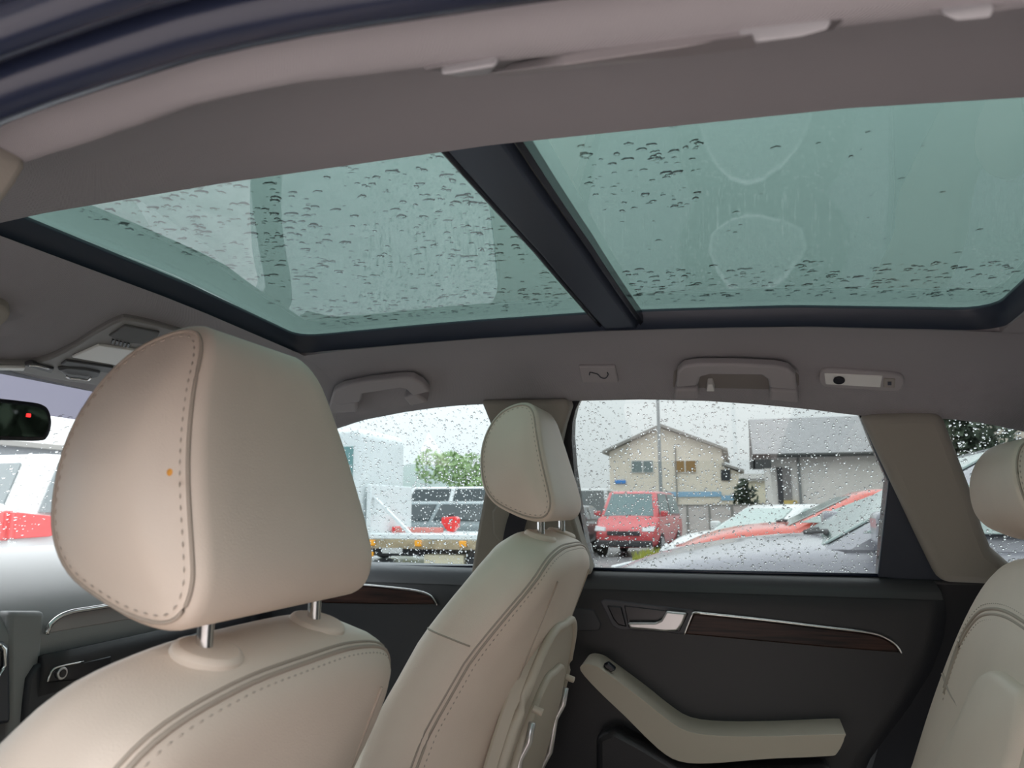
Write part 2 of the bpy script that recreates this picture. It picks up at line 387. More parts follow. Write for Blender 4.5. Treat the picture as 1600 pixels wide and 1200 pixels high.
# near B pillar cover at the driver side
nb = [PY(a, b, -.60) for a, b in [(-120, 120), (-4, 188), (22, 210), (48, 240), (46, 264), (30, 292), (-4, 338), (-150, 380)]]
tag(slab('trim_4', nb, (0, -.03, -.006), FABRIC2, bevel=.008), 'blurred beige pillar cover at the left edge of the picture', kind='structure')

# ================================================================== NEAR DOOR OPENING: seal and painted frame
def near_rail(name, y, dz, r, mt, label, flat=1.0):
    P = []
    for k in range(40):
        x = -.75+1.35*k/39
        p = roof_pt(x, -.66); f = max(0, min(1, (-.16-x)/.45))
        P.append(Vector((x, y, p.z+dz)))
    o = tube(name, P, r, mt, n=12, flat=flat)
    return tag(o, label, kind='structure')
near_rail('trim_5', -.655, -.002, .0170, RUBBER, 'thick dark rubber door seal along the near roof edge')
near_rail('trim_6', -.690, -.002, .0135, RUBBER, 'outer rubber lip of the near door opening')
def nf(u, v):
    x = -.8+1.5*u; p = roof_pt(x, -.66); y = -.695-.14*v
    return Vector((x, y, p.z+.016+.02*math.sin(v*1.6)-.03*v))
tag(grid('trim_7', nf, 30, 6, PAINT_D, thick=.004), 'dark painted roof flange above the open door', kind='structure')
# fill between near headliner edge and the roof skin
def nf2(u, v):
    x = -.8+1.5*u; p = roof_pt(x, -.70); return Vector((x, -.70-.03*v, p.z+.002+.03*v))
setp(grid('fabric_edge', nf2, 30, 3, RUBBER), ceiling)

# ================================================================== FAR DOORS
def door_panel_y(z):
    return lerp_tab([(.30, .665), (.5, .672), (.65, .69), (.8, .70), (.95, .702), (1.015, .7005), (1.035, .7030), (1.05, .7070), (1.062, .7120), (1.072, .7185), (1.079, .7255), (1.084, .7335), (1.0875, .743), (1.0895, .76)], z)
ZL = [.30, .45, .55, .65, .75, .85, .92, .98, 1.02, 1.036, 1.048, 1.056, 1.062, 1.067, 1.072, 1.0755, 1.079, 1.0815, 1.084, 1.0855, 1.087]
def panel(name, x0f, x1f, mt, root, nx=24):
    V = []; Fc = []; rows = []
    for z in ZL: rows.append((z, door_panel_y(z)))
    rows.append((1.0892, .755)); rows.append((1.075, .768)); rows.append((.3, .768))
    for (z, y) in rows:
        for i in range(nx+1):
            u = i/nx; x = x0f(z)+(x1f(z)-x0f(z))*u
            V.append((x, y+.004*0, z))
    n = nx+1
    for r in range(len(rows)):
        r2 = (r+1) % len(rows)
        for i in range(nx): Fc.append((r*n+i, r*n+i+1, r2*n+i+1, r2*n+i))
    Fc.append([r*n for r in range(len(rows))]); Fc.append([r*n+nx for r in range(len(rows))])
    return setp(build(name, V, Fc, mt, smooth=True), root)
def lit_top_strip(x0, x1f, mt, root, nx=20):  # door top strip, window light painted in as a lighter grey
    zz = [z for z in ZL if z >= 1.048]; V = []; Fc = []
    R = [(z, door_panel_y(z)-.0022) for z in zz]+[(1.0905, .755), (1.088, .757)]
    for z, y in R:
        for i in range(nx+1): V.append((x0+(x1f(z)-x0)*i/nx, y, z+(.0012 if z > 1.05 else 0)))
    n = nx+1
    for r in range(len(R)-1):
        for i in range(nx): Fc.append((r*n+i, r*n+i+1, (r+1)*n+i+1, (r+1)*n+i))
    return setp(build('lit_top_strip', V, Fc, mt, smooth=True), root)
def DP(px, py, off=0.0):                              # on the inner face of a door
    p = PY(px, py, .70)
    for _ in range(3): p = PY(px, py, door_panel_y(p.z)+off)
    return p

def rear_door():
    root = tag(empty('rear_door', (0, .72, .30)), 'dark rear passenger door with beige armrest and wet window', 'car door')
    edge = [(p.z, p.x) for p in (PY(a, b, .70) for a, b in [(1335, 1215), (1395, 1140), (1440, 1078), (1466, 1030), (1478, 985), (1480, 955), (1474, 925), (1464, 908)])]
    e0 = edge[0]; edge = [(.3, e0[1]-.12)]+edge
    panel('panel', lambda z: -.475, lambda z: lerp_tab(edge, z), DARK, root)
    lit_top_strip(-.475, lambda z: lerp_tab(edge, z)-.002, mat('door_top_lit_grey', (.052, .053, .058), .36), root)
    # window opening
    inner = [(893, 690), (894, 662), (899, 641), (912, 614), (1000, 610), (1100, 610), (1200, 616), (1300, 628), (1338, 642), (1349, 662), (1366, 705), (1388, 754), (1380, 830), (1373, 918), (1250, 915), (1100, 912), (980, 909), (927, 908), (906, 800), (897, 740)]
    outer = [(868, 690), (866, 655), (870, 625), (885, 600), (1000, 590), (1100, 590), (1200, 594), (1310, 605), (1365, 625), (1385, 655), (1400, 700), (1478, 790), (1490, 860), (1480, 945), (1250, 945), (1100, 942), (980, 940), (900, 940), (882, 810), (872, 745)]
    setp(ring_slab('window_frame', [SP(a, b, .020) for a, b in outer], [SP(a, b, .020) for a, b in inner], SN*.045, BLACK, bevel=.003), root)
    # dark blanking plate behind the glass
    q = [(1389, 752), (1345, 655), (1362, 650), (1478, 905), (1470, 912), (1372, 902), (1380, 830)]
    setp(slab('corner_plate', [SP(a, b, .008) for a, b in q], SN*.012, NAVY, bevel=.003), root)
    pn = [(872, 606), (1330, 606), (1400, 650), (1400, 915), (880, 925)]
    setp(slab('window_pane', [SP(a, b, .042) for a, b in pn], SN*.004, GL_SIDE), root)
    sl = [SP(a, b, .015) for a, b in [(925, 889), (1100, 893), (1250, 896), (1374, 899)]]
    setp(tube('belt_seal', sl, .004, RUBBER, n=6), root)
    # wood strip with chrome edging
    wp = [DP(a, b, -.004) for a, b in [(1084, 959), (1180, 969), (1280, 981), (1360, 991), (1385, 999), (1400, 1010), (1407, 1020), (1300, 1012), (1180, 1001), (1070, 991)]]
    ws = setp(slab('wood_strip', wp, (0, .02, 0), WOOD, bevel=.003), root)
    ce = crom([DP(a, b, -.006) for a, b in [(1069, 992), (1076, 974), (1083, 957)]], 3)
    ce2 = crom([DP(a, b, -.006) for a, b in [(1083, 957), (1180, 967), (1280, 979), (1360, 989), (1388, 999), (1402, 1010), (1409, 1021)]], 5)
    setp(tube('chrome_edge', ce, .0022, CHROME, n=6), ws); setp(tube('chrome_edge', ce2, lambda t: .0032-.0012*t, CHROME, n=6), ws)
    # handle recess
    bz = [DP(a, b, -.003) for a, b in [(938, 940), (944, 936), (1085, 953), (1070, 991), (1000, 986), (966, 984), (956, 978)]]
    hz = setp(slab('handle_bezel', bz, (0, .02, 0), mat('bezel_plastic', (.075, .073, .085), .45), bevel=.003), root)
    rcs = [DP(a, b, -.0045) for a, b in [(975, 946), (1076, 958), (1062, 987), (982, 981)]]
    setp(slab('handle_recess', rcs, (0, .01, 0), BLACK, bevel=.002), hz)
    lk = [DP(a, b, -.006) for a, b in [(948, 946), (971, 948), (979, 980), (966, 977), (958, 968)]]
    lb = setp(slab('lock_button', lk, (0, .01, 0), BLACK, bevel=.003), hz)
    hd = [DP(a, b, -.024) for a, b in [(980, 973), (1024, 973), (1033, 969), (1041, 955), (1073, 958), (1066, 976), (1058, 986), (1040, 987), (984, 982)]]
    setp(slab('door_handle', hd, (0, .014, 0), SATIN, bevel=.004), root)
    # armrest
    ar = crom([PY(a, b, .615) for a, b in [(907, 1048), (913, 1038), (930, 1040), (946, 1050), (1000, 1090), (1040, 1122), (1075, 1143), (1130, 1150), (1220, 1150), (1312, 1147), (1320, 1152), (1308, 1177), (1290, 1182), (1200, 1186), (1110, 1193), (1062, 1190), (1028, 1170), (975, 1118), (935, 1080)]], 3, closed=True)
    setp(slab('armrest', ar, (0, .088, .006), PLASTIC_B, bevel=.014, seg=4), root)
    sw = [PY(a, b, .628) for a, b in [(942, 1041), (950, 1037), (962, 1047), (955, 1051)]]
    setp(slab('window_switch', sw, (0, .012, .004), BLACK, bevel=.002), root)
    pk = [PY(a, b, .64) for a, b in [(930, 1150), (960, 1138), (1010, 1165), (1060, 1195), (1120, 1204), (1300, 1196), (1290, 1280), (930, 1280)]]
    setp(slab('door_pocket', pk, (0, .06, 0), DARK, bevel=.015), root)
    lo = [DP(a, b, -.002) for a, b in [(880, 948), (928, 952), (940, 975), (936, 986), (880, 986)]]
    setp(slab('speaker_cover', lo, (0, .01, 0), mat('speaker_grey', (.05, .05, .058), .5), bevel=.003), root)
    return root
rear_door()

def front_door():
    root = tag(empty('front_door', (-.85, .72, .30)), 'dark front passenger door seen between the two front seats', 'car door')
    panel('panel', lambda z: -1.25, lambda z: -.49, mat('slate_door_plastic', (.040, .042, .047), .38, bump=.1, bscale=900, kind='voronoi'), root)
    lit_top_strip(-1.25, lambda z: -.49, mat('front_door_top_lit_grey', (.11, .115, .125), .34), root)
    inner = [(425, 705), (500, 672), (560, 652), (640, 627), (700, 618), (742, 614), (760, 634), (770, 672), (768, 700), (760, 760), (748, 820), (738, 905), (600, 905), (400, 905)]
    outer = [(400, 685), (490, 650), (550, 630), (630, 604), (700, 596), (760, 596), (785, 620), (800, 660), (800, 700), (800, 760), (800, 830), (800, 930), (600, 930), (360, 930)]
    setp(ring_slab('window_frame', [SP(a, b, .020) for a, b in outer], [SP(a, b, .020) for a, b in inner], SN*.045, BLACK, bevel=.003), root)
    pn = [(380, 700), (560, 625), (770, 610), (790, 900), (370, 900)]
    setp(slab('window_pane', [SP(a, b, .042) for a, b in pn], SN*.004, GL_FRONT), root)
    sl = [SP(a, b, .015) for a, b in [(420, 883), (600, 885), (742, 886)]]
    setp(tube('belt_seal', sl, .004, RUBBER, n=6), root)
    wp = [DP(a, b, -.004) for a, b in [(440, 905), (520, 912), (600, 919), (650, 925), (672, 932), (681, 944), (600, 944), (520, 942), (440, 940)]]
    ws = setp(slab('wood_strip', wp, (0, .02, 0), WOOD, bevel=.003), root)
    ce = crom([DP(a, b, -.006) for a, b in [(440, 903), (520, 910), (600, 917), (650, 923), (673, 931), (683, 946)]], 5)
    setp(tube('chrome_edge', ce, lambda t: .0042-.002*t, CHROME, n=6), ws)
    return root
front_door()

# windscreen, quarter window
WSA, WSB = Vector((-1.165, 0, 1.444)), Vector((-1.80, 0, 1.105))
def ws(u, v, off=0.0):
    p = WSA.lerp(WSB, u); n = Vector((-.471, 0, .882)); y = -.66+1.32*v
    c = (y/.66)**2
    return Vector((p.x+.10*c, y*(1+.10*u), p.z-.030*c))+n*off
w1 = tag(empty('window_1', (-1.45, 0, 1.1)), 'windscreen with a violet shade band at its top', kind='structure')
setp(grid('shade_band', lambda u, v: ws(-.10+.235*u, v), 6, 20, GL_BAND), w1)
setp(grid('windscreen_pane', lambda u, v: ws(.135+.865*u, v), 14, 20, GL_WIND), w1)
qp = [(1460, 620), (1760, 640), (1760, 925), (1540, 925)]
w2 = tag(slab('window_2', [SP(a, b, .042) for a, b in qp], SN*.004, GL_SIDE), 'small wet quarter window behind the rear pillar', kind='structure')

# ================================================================== SEATS
def inset2(P, r):
    n = len(P); R = []
    ar = sum(P[i].x*P[(i+1) % n].y-P[(i+1) % n].x*P[i].y for i in range(n)); sg = 1 if ar > 0 else -1
    for i in range(n):
        t = (P[(i+1) % n]-P[i-1]).normalized(); R.append(P[i]+Vector((-t.y, t.x))*sg*r)
    return R
def cushion(outline, half, r, bulge, capn=6, rn=5, wfn=None):
    """outline (2-D) swept from -half to +half with rounded rims and softly domed ends; returns V, F, rim index"""
    P = [Vector(p) for p in outline]; n = len(P); c = sum(P, Vector((0, 0)))/n
    sec = []
    def ring(Q, d): sec.append((Q, d))
    Pr = inset2(P, r)
    for _ in range(4): Pr = [(Pr[i-1]+Pr[i]*2+Pr[(i+1) % n])/4 for i in range(n)]
    for k in range(capn): # cap from centre to rim
        f = .04+(.96*(k/capn)); ring([c+(q-c)*f for q in Pr], -(half+bulge*(1-f*f)))
    for k in range(rn+1):
        a = math.pi/2*k/rn; ring(inset2(P, r*(1-math.sin(a))), -(half-r+r*math.cos(a)))
    m1 = len(sec)
    for k in range(1, 8): ring(P, -(half-r)+2*(half-r)*k/8)
    for Q, d in [(q, -d) for q, d in reversed(sec[:m1])]: sec.append((Q, d))
    return sec, n, capn
def cushion_obj(name, outline, half, r, bulge, to3, mt, parent):
    sec, n, cp = cushion(outline, half, r, bulge)
    V = []; Fc = []
    for Q, d in sec: V += [to3(q, d) for q in Q]
    for s in range(len(sec)-1):
        for k in range(n): Fc.append((s*n+k, s*n+(k+1) % n, (s+1)*n+(k+1) % n, (s+1)*n+k))
    Fc += [list(range(n)), list(range((len(sec)-1)*n, len(sec)*n))]
    o = build(name, V, Fc, mt, parent, smooth=True); return o, sec, cp

HR_PROF = [(-.110, .082), (-.120, .12), (-.122, .165), (-.112, .208), (-.090, .242), (-.058, .258), (-.030, .256), (-.012, .235), (-.001, .195), (.013, .14), (.028, .085), (.033, .055), (.026, .032), (.008, .021), (-.022, .024), (-.055, .036), (-.088, .054)]
def headrest(root, loc, half=.128, scale=1.0, tilt=0.0, posts=True, yaw=0.0):
    """side profile with domed ends, lateral width narrowing to the top; built around the post foot"""
    prof = [(p[0], p[1]) for p in crom([Vector((a*scale, b*scale, 0)) for a, b in HR_PROF], 4, True)]
    prof = [Vector((p[0], p[1])) for p in prof]
    top = .258*scale
    def to3(q, d):
        f = max(0, q.y/top); wv = 1.0-.46*f**2.7
        return Vector((q.x, d*wv, q.y))
    h = empty('headrest', loc); h.rotation_euler = (0, tilt, yaw); h.parent = root
    o, sec, cp = cushion_obj('pad', prof, half, .018*scale, .014*scale, to3, LEATHER, h)
    for sgn, k in ((-1, cp+2), (1, len(sec)-1-cp-2)):
        Q, d = sec[k]
        seam = [to3(q, d*1.0) + Vector((0, sgn*.0005, 0)) for q in Q]
        tube('seam', seam, .0016, SEAM, h, n=6, closed=True)
        Q2, d2 = sec[k+(-1 if sgn < 0 else 1)]; st = [to3(q, d2+sgn*.0006) for q in Q2]; st.append(st[0])
        stitches('stitching', st, THREAD, h)
    if posts:
        for s in (-1, 1): cyl('post', (-.004, s*.078, -.06), (-.004, s*.078, .045), .0065, CHROME, h, n=16)
    return h

def seat_outline(hw, sh, top, H, bottom=0.0):
    """back seen from behind: (y, z), broad at the base, rounded shoulders"""
    R = [(-hw*.93, bottom), (-hw, H*.28), (-hw*.985, H*.5), (-sh*1.05, H*.74), (-sh*.90, H*.88), (-top*1.02, H*.962), (-top*.55, H*.995), (0, H), (top*.55, H*.995), (top*1.02, H*.962), (sh*.90, H*.88), (sh*1.05, H*.74), (hw*.985, H*.5), (hw, H*.28), (hw*.93, bottom)]
    C = crom([Vector((a, b, 0)) for a, b in R], 5)
    return [Vector((p.x, p.y)) for p in C]

def front_seat(label, loc, lean, H=.56, hw=.262, sh=.232, top=.155, hr=None, back_panel=True):
    root = tag(empty('car_seat', loc), label, 'car seat', 'front seats')
    out_ = seat_outline(hw, sh, top, H)
    S = math.sin(lean); Cc = math.cos(lean)
    def L(x, y, z): return Vector((x*Cc+z*S, y, -x*S+z*Cc))
    BT = [(0, 0), (.05, .005), (.10, .028), (.19, .064), (.30, .088), (.6, .100)]
    def to3(q, d):                                    # side bolsters stand forward further down
        return L(d*.92-lerp_tab(BT, H-q.y)*(abs(q.x)/hw)**2.3, q.x, q.y)
    def flat(q, d): return L(d, q.x, q.y)
    RB = .046
    o, sec, cp = cushion_obj('backrest', out_, .066, RB, .003, to3, LEATHER, root)
    # rear edge seam and stitching following the outline
    def rim(k):
        Q, d = sec[len(sec)-1-(cp+k)]; return [to3(q, d) for q in Q]
    k0, k1 = 4, len(out_)-5
    tube('seam', rim(3)[k0:k1], .0021, SEAM, o, n=6); tube('seam', [a.lerp(b, .45) for a, b in zip(rim(3), rim(4))][k0:k1], .0016, SEAM, o, n=6)
    stitches('stitching', [a.lerp(b, .5)*1.0 for a, b in zip(rim(2), rim(3))][k0:k1], THREAD, o, r=.0012)
    for s in (-1, 1):                                 # seams running down the rear face
        p = crom([to3(Vector((s*top*a, H*b)), .0675) for a, b in ((.84, .90), (.86, .83), (.90, .7), (.98, .5))], 5)
        tube('seam', p, .0016, SEAM, o, n=6)
    for s in (-1, 1):                                 # cross seam on the side bolster
        ix = min(range(len(out_)), key=lambda i: (out_[i].y-H*.70)**2+(0 if out_[i].x*s > 0 else 9))
        tube('seam', [to3(sec[i][0][ix], sec[i][1]) for i in range(cp+1, len(sec)-1-cp-3)], .0014, SEAM, o, n=6)
    for s in (-1, 1):                                 # post guides
        g = cyl('post_guide', L(-.0, s*.078, H-.030), L(-.0, s*.078, H+.003), .034, LEATHER, root, n=28, r2=.027, bevel=.004)
    if back_panel:
        def arch(w0, w1, h0, h1, n=10):
            R = [(-w0, h0), (-w0*1.0, h0+(h1-h0)*.55), (-w1, h0+(h1-h0)*.86), (-w1*.55, h1), (0, h1*1.006), (w1*.55, h1), (w1, h0+(h1-h0)*.86), (w0*1.0, h0+(h1-h0)*.55), (w0, h0)]
            return [Vector((p.x, p.y)) for p in crom([Vector((a, b, 0)) for a, b in R], 5)]
        A = arch(.175, .135, .05, H*.735)
        pnl = slab('back_panel', [flat(q, .035) for q in A], L(.032, 0, 0)-L(0, 0, 0), PLASTIC_B, root, bevel=.006)
        tube('panel_rim', [flat(q, .065) for q in A], .008, PLASTIC_B, root, n=8)
        B = arch(.135, .10, .06, H*.60)
        pk = slab('map_pocket', [flat(q, .064) for q in B], L(.014, 0, 0)-L(0, 0, 0), PLASTIC_B, root, bevel=.006)
        # elastic net edge of the pocket
        for s in (-1, 1):
            cyl('net_hook', flat(Vector((s*.118, .30)), .074), flat(Vector((s*.118, .30)), .092), .006, PLASTIC_B, pk, n=12, bevel=.002)
            tube('net_edge', [flat(Vector((s*.120, .28-.03*k)), .080+.004*math.sin(k*2.1)) for k in range(9)], .006, SATIN, pk, n=6)
    # seat cushion
    cu = seat_outline(.25, .25, .18, .50)
    def to3c(q, d): return Vector((.04-q.y, q.x, .03+d+.03*(q.y/.5)))
    cushion_obj('seat_cushion', cu, .07, .03, .006, to3c, LEATHER, root)
    top_p = L(0, 0, H)
    headrest(root, (top_p.x+(hr[0] if hr else 0), 0, top_p.z+(hr[1] if hr else .02)), tilt=hr[2], half=hr[3], scale=hr[4])
    return root
LEAN = math.radians(17)
H = .56
def seat_base(foot): return (foot[0]-H*math.sin(LEAN), foot[1], foot[2]-H*math.cos(LEAN))
front_seat('large cream leather driver seat closest to the camera', seat_base((-.400, -.362, 1.112)), LEAN, hr=(0, .0, .0, .137, 1.03), top=.165)
front_seat('cream leather front passenger seat beside the centre pillar', seat_base((-.325, .37, 1.178)), LEAN, hr=(.004, .004, .0, .120, .885))
# small orange spot on the driver headrest side
sp = PY(266, 738, -.502)
tag(build('stain', [sp+Vector((.0028*math.cos(a), -.0006, .0028*math.sin(a))) for a in [i*.7 for i in range(9)]]+[sp+Vector((0, -.0014, 0))], [(i, (i+1) % 9, 9) for i in range(9)], mat('orange_speck', (.75, .33, .05), .6)), 'tiny orange speck on the side of the driver headrest', 'speck')

def rear_seat():
    root = tag(empty('bench_seat', (.30, .0, .60)), 'cream leather rear bench seat at the right edge', 'car seat')
    lean = math.radians(20); S, Cc = math.sin(lean), math.cos(lean)
    bx, bz = .200, .60                                 # foot of the front face
    def L(x, y, z): return Vector((bx+x*Cc+z*S, y, bz-x*S+z*Cc))
    # outline of the backrest (y, z), outboard shoulder rounded
    R = [(.590, .0), (.592, .20), (.585, .33), (.555, .45), (.505, .535), (.44, .580), (.36, .594), (.28, .596), (.15, .594), (.05, .590), (.02, .56), (.02, .0)]
    O = [Vector((p.x, p.y)) for p in crom([Vector((a, b, 0)) for a, b in R], 4, True)]
    def to3(q, d): return L(.06+d, q.x, q.y)
    o, sec, cp = cushion_obj('backrest', O, .06, .03, .004, to3, LEATHER, root)
    # arched double seam, insert cushion and side seam on the front face
    def fp(y, z, off=0.0): return L(-.0015-off, y, z)
    arc = crom([fp(a, b) for a, b in ((.512, .345), (.511, .40), (.497, .446), (.46, .482), (.41, .497), (.34, .502), (.26, .497), (.18, .488))], 6)
    tube('seam', arc, .0032, SEAM, o, n=6); tube('seam', [p+L(0, -.006, -.008)-L(0, 0, 0) for p in arc], .0028, SEAM, o, n=6)
    stitches('stitching', [p+L(-.001, .006, .008)-L(0, 0, 0) for p in arc], THREAD, o); stitches('stitching', [p+L(-.001, -.012, -.016)-L(0, 0, 0) for p in arc], THREAD, o)
    sd = crom([fp(a, b) for a, b in ((.545, .363), (.525, .357), (.485, .346), (.43, .338), (.386, .334))], 6); tube('seam', sd, .0022, SEAM, o, n=6)
    I = [(.455, -.02), (.445, .15), (.424, .236), (.398, .295), (.374, .335), (.362, .378), (.335, .408), (.29, .423), (.22, .422), (.17, .41), (.15, .30), (.15, -.02)]
    IO = [Vector((p.x, p.y)) for p in crom([Vector((a, b, 0)) for a, b in I], 4, True)]
    def to3i(q, d): return L(.006+d, q.x, q.y)
    cushion_obj('insert_cushion', IO, .022, .018, .010, to3i, LEATHER, root)
    # seat base
    def to3c(q, d): return Vector((.24-q.y, .31+q.x*1.16, .55+d))
    cushion_obj('seat_cushion', seat_outline(.26, .26, .2, .46), .07, .03, .006, to3c, LEATHER, root)
    top = L(.055, .375, .60)
    h = headrest(root, (top.x, top.y, top.z+.012), half=.128, scale=.66, tilt=.0)
    h.matrix_parent_inverse = root.matrix_world.inverted() if False else Matrix.Translation((-.30, 0, -.60))
    for ch in root.children:
        if ch.name.split('.')[0] != 'headrest': ch.matrix_parent_inverse = Matrix.Translation((-.30, 0, -.60))
    return root
rear_seat()

# ================================================================== SEAT BELT
def belt():
    root = tag(empty('seat_belt', SP(800, 860, -.05)), 'black seat belt webbing hanging on the centre pillar', 'seat belt')
    pts = [SP(833, 735, -.055), SP(822, 775, -.056), SP(808, 812, -.058), SP(800, 850, -.06), SP(796, 905, -.065), SP(792, 1000, -.07)]
    P = crom(pts, 4); V = []; Fc = []
    for p in P:
        for dx in (-.0225, .0225):
            for n_ in (0, .0015): V.append(p+Vector((dx, 0, 0))+SN*n_)
    for i in range(len(P)-1):
        a, b = i*4, i*4+4
        Fc += [(a, a+2, b+2, b), (a+1, b+1, b+3, a+3), (a, b, b+1, a+1), (a+2, a+3, b+3, b+2)]
    Fc += [(0, 1, 3, 2), (len(V)-4, len(V)-2, len(V)-1, len(V)-3)]
    setp(build('webbing', V, Fc, STRAP, smooth=False), root)
    g = [SP(a, b, -.050) for a, b in [(812, 715), (860, 718), (858, 748), (808, 745)]]
    setp(slab('anchor_loop', g, SN*.016, BLACK, bevel=.004), root)
belt()

# ================================================================== ROOF FITTINGS ON THE FAR SIDE
def roof_frame(px, py):
    """point, along-car direction and inward normal of the headliner at a pixel"""
    best = None
    for i in range(120):
        for j in range(60):
            x = -1.0+1.6*i/119; y = HY1+.02+(.58-HY1)*j/59
            p = roof_pt(x, y); v = p-CAM; z = v.dot(FW); a = 800+F*v.dot(RT)/z; b = 600-F*v.dot(UP)/z
            e = (a-px)**2+(b-py)**2
            if best is None or e < best[0]: best = (e, x, y, p)
    _, x, y, p = best
    tx = (roof_pt(x+.02, y)-roof_pt(x-.02, y)).normalized(); ty = (roof_pt(x, y+.015)-roof_pt(x, y-.015)).normalized()
    n = ty.cross(tx).normalized()
    if n.z > 0: n = -n
    return p, n
def RP(px, py, fr, off=0.0):
    p, n = fr; return plane_pt(px, py, p+n*off, n)

def grab_handle(label, px, group, hook=True):
    """px: pixel outline of the U-shaped bar (outer then inner edge)"""
    cx = sum(a for a, b in px)/len(px); cy = sum(b for a, b in px)/len(px)
    fr = roof_frame(cx, cy); n = fr[1]
    root = tag(empty('grab_handle', fr[0]), label, 'grab handle', group)
    setp(slab('grip', [RP(a, b, fr, .030) for a, b in px], -n*.020, FITTING, bevel=.005), root)
    return root, fr
HB = 'grab handles above the far doors'
r_, f_ = grab_handle('rear grab handle above the rear door window', [(1056, 606), (1058, 582), (1068, 573), (1090, 570), (1150, 570), (1210, 573), (1232, 578), (1243, 588), (1245, 610), (1202, 607), (1200, 594), (1190, 587), (1110, 586), (1094, 590), (1090, 604)], HB)
for q in ([(1054, 608), (1056, 590), (1092, 590), (1092, 606)], [(1201, 608), (1203, 590), (1246, 592), (1247, 612)]):
    setp(slab('mount', [RP(a, b, f_, -.004) for a, b in q], f_[1]*.030, FITTING, bevel=.006), r_)
setp(slab('coat_hook', [RP(a, b, f_, .0) for a, b in [(1106, 590), (1114, 590), (1117, 601), (1104, 601)]], f_[1]*.018, LENS, bevel=.002), r_)
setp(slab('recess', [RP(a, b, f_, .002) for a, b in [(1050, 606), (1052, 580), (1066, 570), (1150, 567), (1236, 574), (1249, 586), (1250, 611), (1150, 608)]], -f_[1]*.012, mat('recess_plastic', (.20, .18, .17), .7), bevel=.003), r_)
r_, f_ = grab_handle('front grab handle above the front door window', [(520, 612), (535, 604), (575, 596), (630, 590), (645, 591), (660, 600), (672, 613), (645, 619), (634, 609), (625, 607), (566, 616), (562, 629), (535, 634), (515, 630)], HB)
for q in ([(515, 632), (520, 612), (563, 612), (563, 629)], [(634, 606), (655, 600), (673, 613), (646, 620)]):
    setp(slab('mount', [RP(a, b, f_, -.004) for a, b in q], f_[1]*.030, FITTING, bevel=.006), r_)

# hook cover with an emblem
f_ = roof_frame(935, 586); n_ = f_[1]
r_ = tag(empty('hook_cover', f_[0]), 'small square cover with a wavy emblem on the headliner', 'cover')
setp(slab('cover_plate', [RP(a, b, f_, .008) for a, b in [(904, 573), (961, 573), (966, 598), (909, 599)]], -n_*.010, FITTING, bevel=.003), r_)
setp(tube('emblem', crom([RP(a, b, f_, .0092) for a, b in [(921, 586), (922, 582), (928, 583), (934, 585), (939, 590), (946, 591), (950, 586), (949, 582)]], 4), .0011, NAVY, n=6), r_)

# rear reading lamp
f_ = roof_frame(1345, 595); n_ = f_[1]
r_ = tag(empty('reading_lamp', f_[0]), 'rectangular reading lamp in the headliner above the rear pillar', 'lamp')
setp(slab('housing', [RP(a, b, f_, .004) for a, b in crom([(1280, 590, 0), (1284, 579, 0), (1300, 577, 0), (1395, 583, 0), (1411, 590, 0), (1410, 606, 0), (1396, 612, 0), (1300, 607, 0), (1284, 603, 0)], 3, True) for a, b in [(a, b)]] if False else
    [RP(p.x, p.y, f_, .0065) for p in crom([(1280, 590, 0), (1284, 580, 0), (1300, 577, 0), (1345, 580, 0), (1395, 584, 0), (1411, 591, 0), (1410, 606, 0), (1396, 612, 0), (1345, 609, 0), (1300, 606, 0), (1284, 602, 0)], 3, True)], -n_*.012, FITTING, bevel=.003), r_)
setp(slab('lens', [RP(a, b, f_, .0085) for a, b in [(1288, 584), (1379, 588), (1376, 606), (1290, 601)]], -n_*.006, LENS, bevel=.002), r_)
c_ = RP(1311, 593, f_, .0085); setp(cyl('spot_bulb', c_, c_+n_*.004, .010, BLACK, n=20, bevel=.001), r_)
setp(slab('switch', [RP(a, b, f_, .009) for a, b in [(1381, 592), (1399, 593), (1398, 607), (1380, 606)]], -n_*.005, mat('switch_grey', (.3, .28, .26), .5), bevel=.002), r_)
setp(slab('switch_mark', [RP(a, b, f_, .0098) for a, b in [(1387, 597), (1393, 597), (1393, 602), (1387, 602)]], -n_*.001, NAVY), r_)

# near side grab handle (blurred, folded flat into the near headliner edge)
def NRP(px, py, off=0.0):
    """where the line of sight meets the near headliner, lowered by off"""
    d = ray(px, py); pv = None
    for k in range(500):
        y = -.68+k*.0008; p = CAM+d*((y-CAM.y)/d.y); e = p.z-roof_pt(p.x, y).z
        if y > -.606 and pv is not None and e >= 0: break
        pv = e
    return p+Vector((0, -.3*off, -off))
HG = mat('handle_grey', (.40, .40, .42), .5)
def near_piece(nm, px, off, th, mt, root, bv=.003): return setp(slab(nm, [NRP(a, b, off) for a, b in px], Vector((0, .35, 1))*th, mt, bevel=bv), root)
r_ = tag(empty('grab_handle', NRP(950, 75)), 'folded grab handle along the near roof edge', 'grab handle')
near_piece('recess', [(660, 104), (700, 96), (780, 84), (900, 66), (1060, 41), (1180, 24), (1290, 12), (1310, 17), (1295, 33), (1250, 45), (1150, 58), (1000, 77), (850, 96), (760, 109), (705, 111)], .003, .010, mat('recess_shadow_plastic', (.20, .19, .20), .7), r_)  # shade of the handle cavity is put into this darker grey
near_piece('grip', [(770, 100), (880, 82), (1060, 54), (1170, 37), (1175, 50), (1060, 68), (900, 88), (790, 106)], .009, .008, FITTING, r_)
near_piece('mount', [(1150, 33), (1270, 16), (1300, 15), (1290, 30), (1250, 42), (1160, 55)], .008, .010, HG, r_)
near_piece('mount', [(690, 101), (780, 86), (770, 103), (715, 108)], .008, .010, HG, r_)
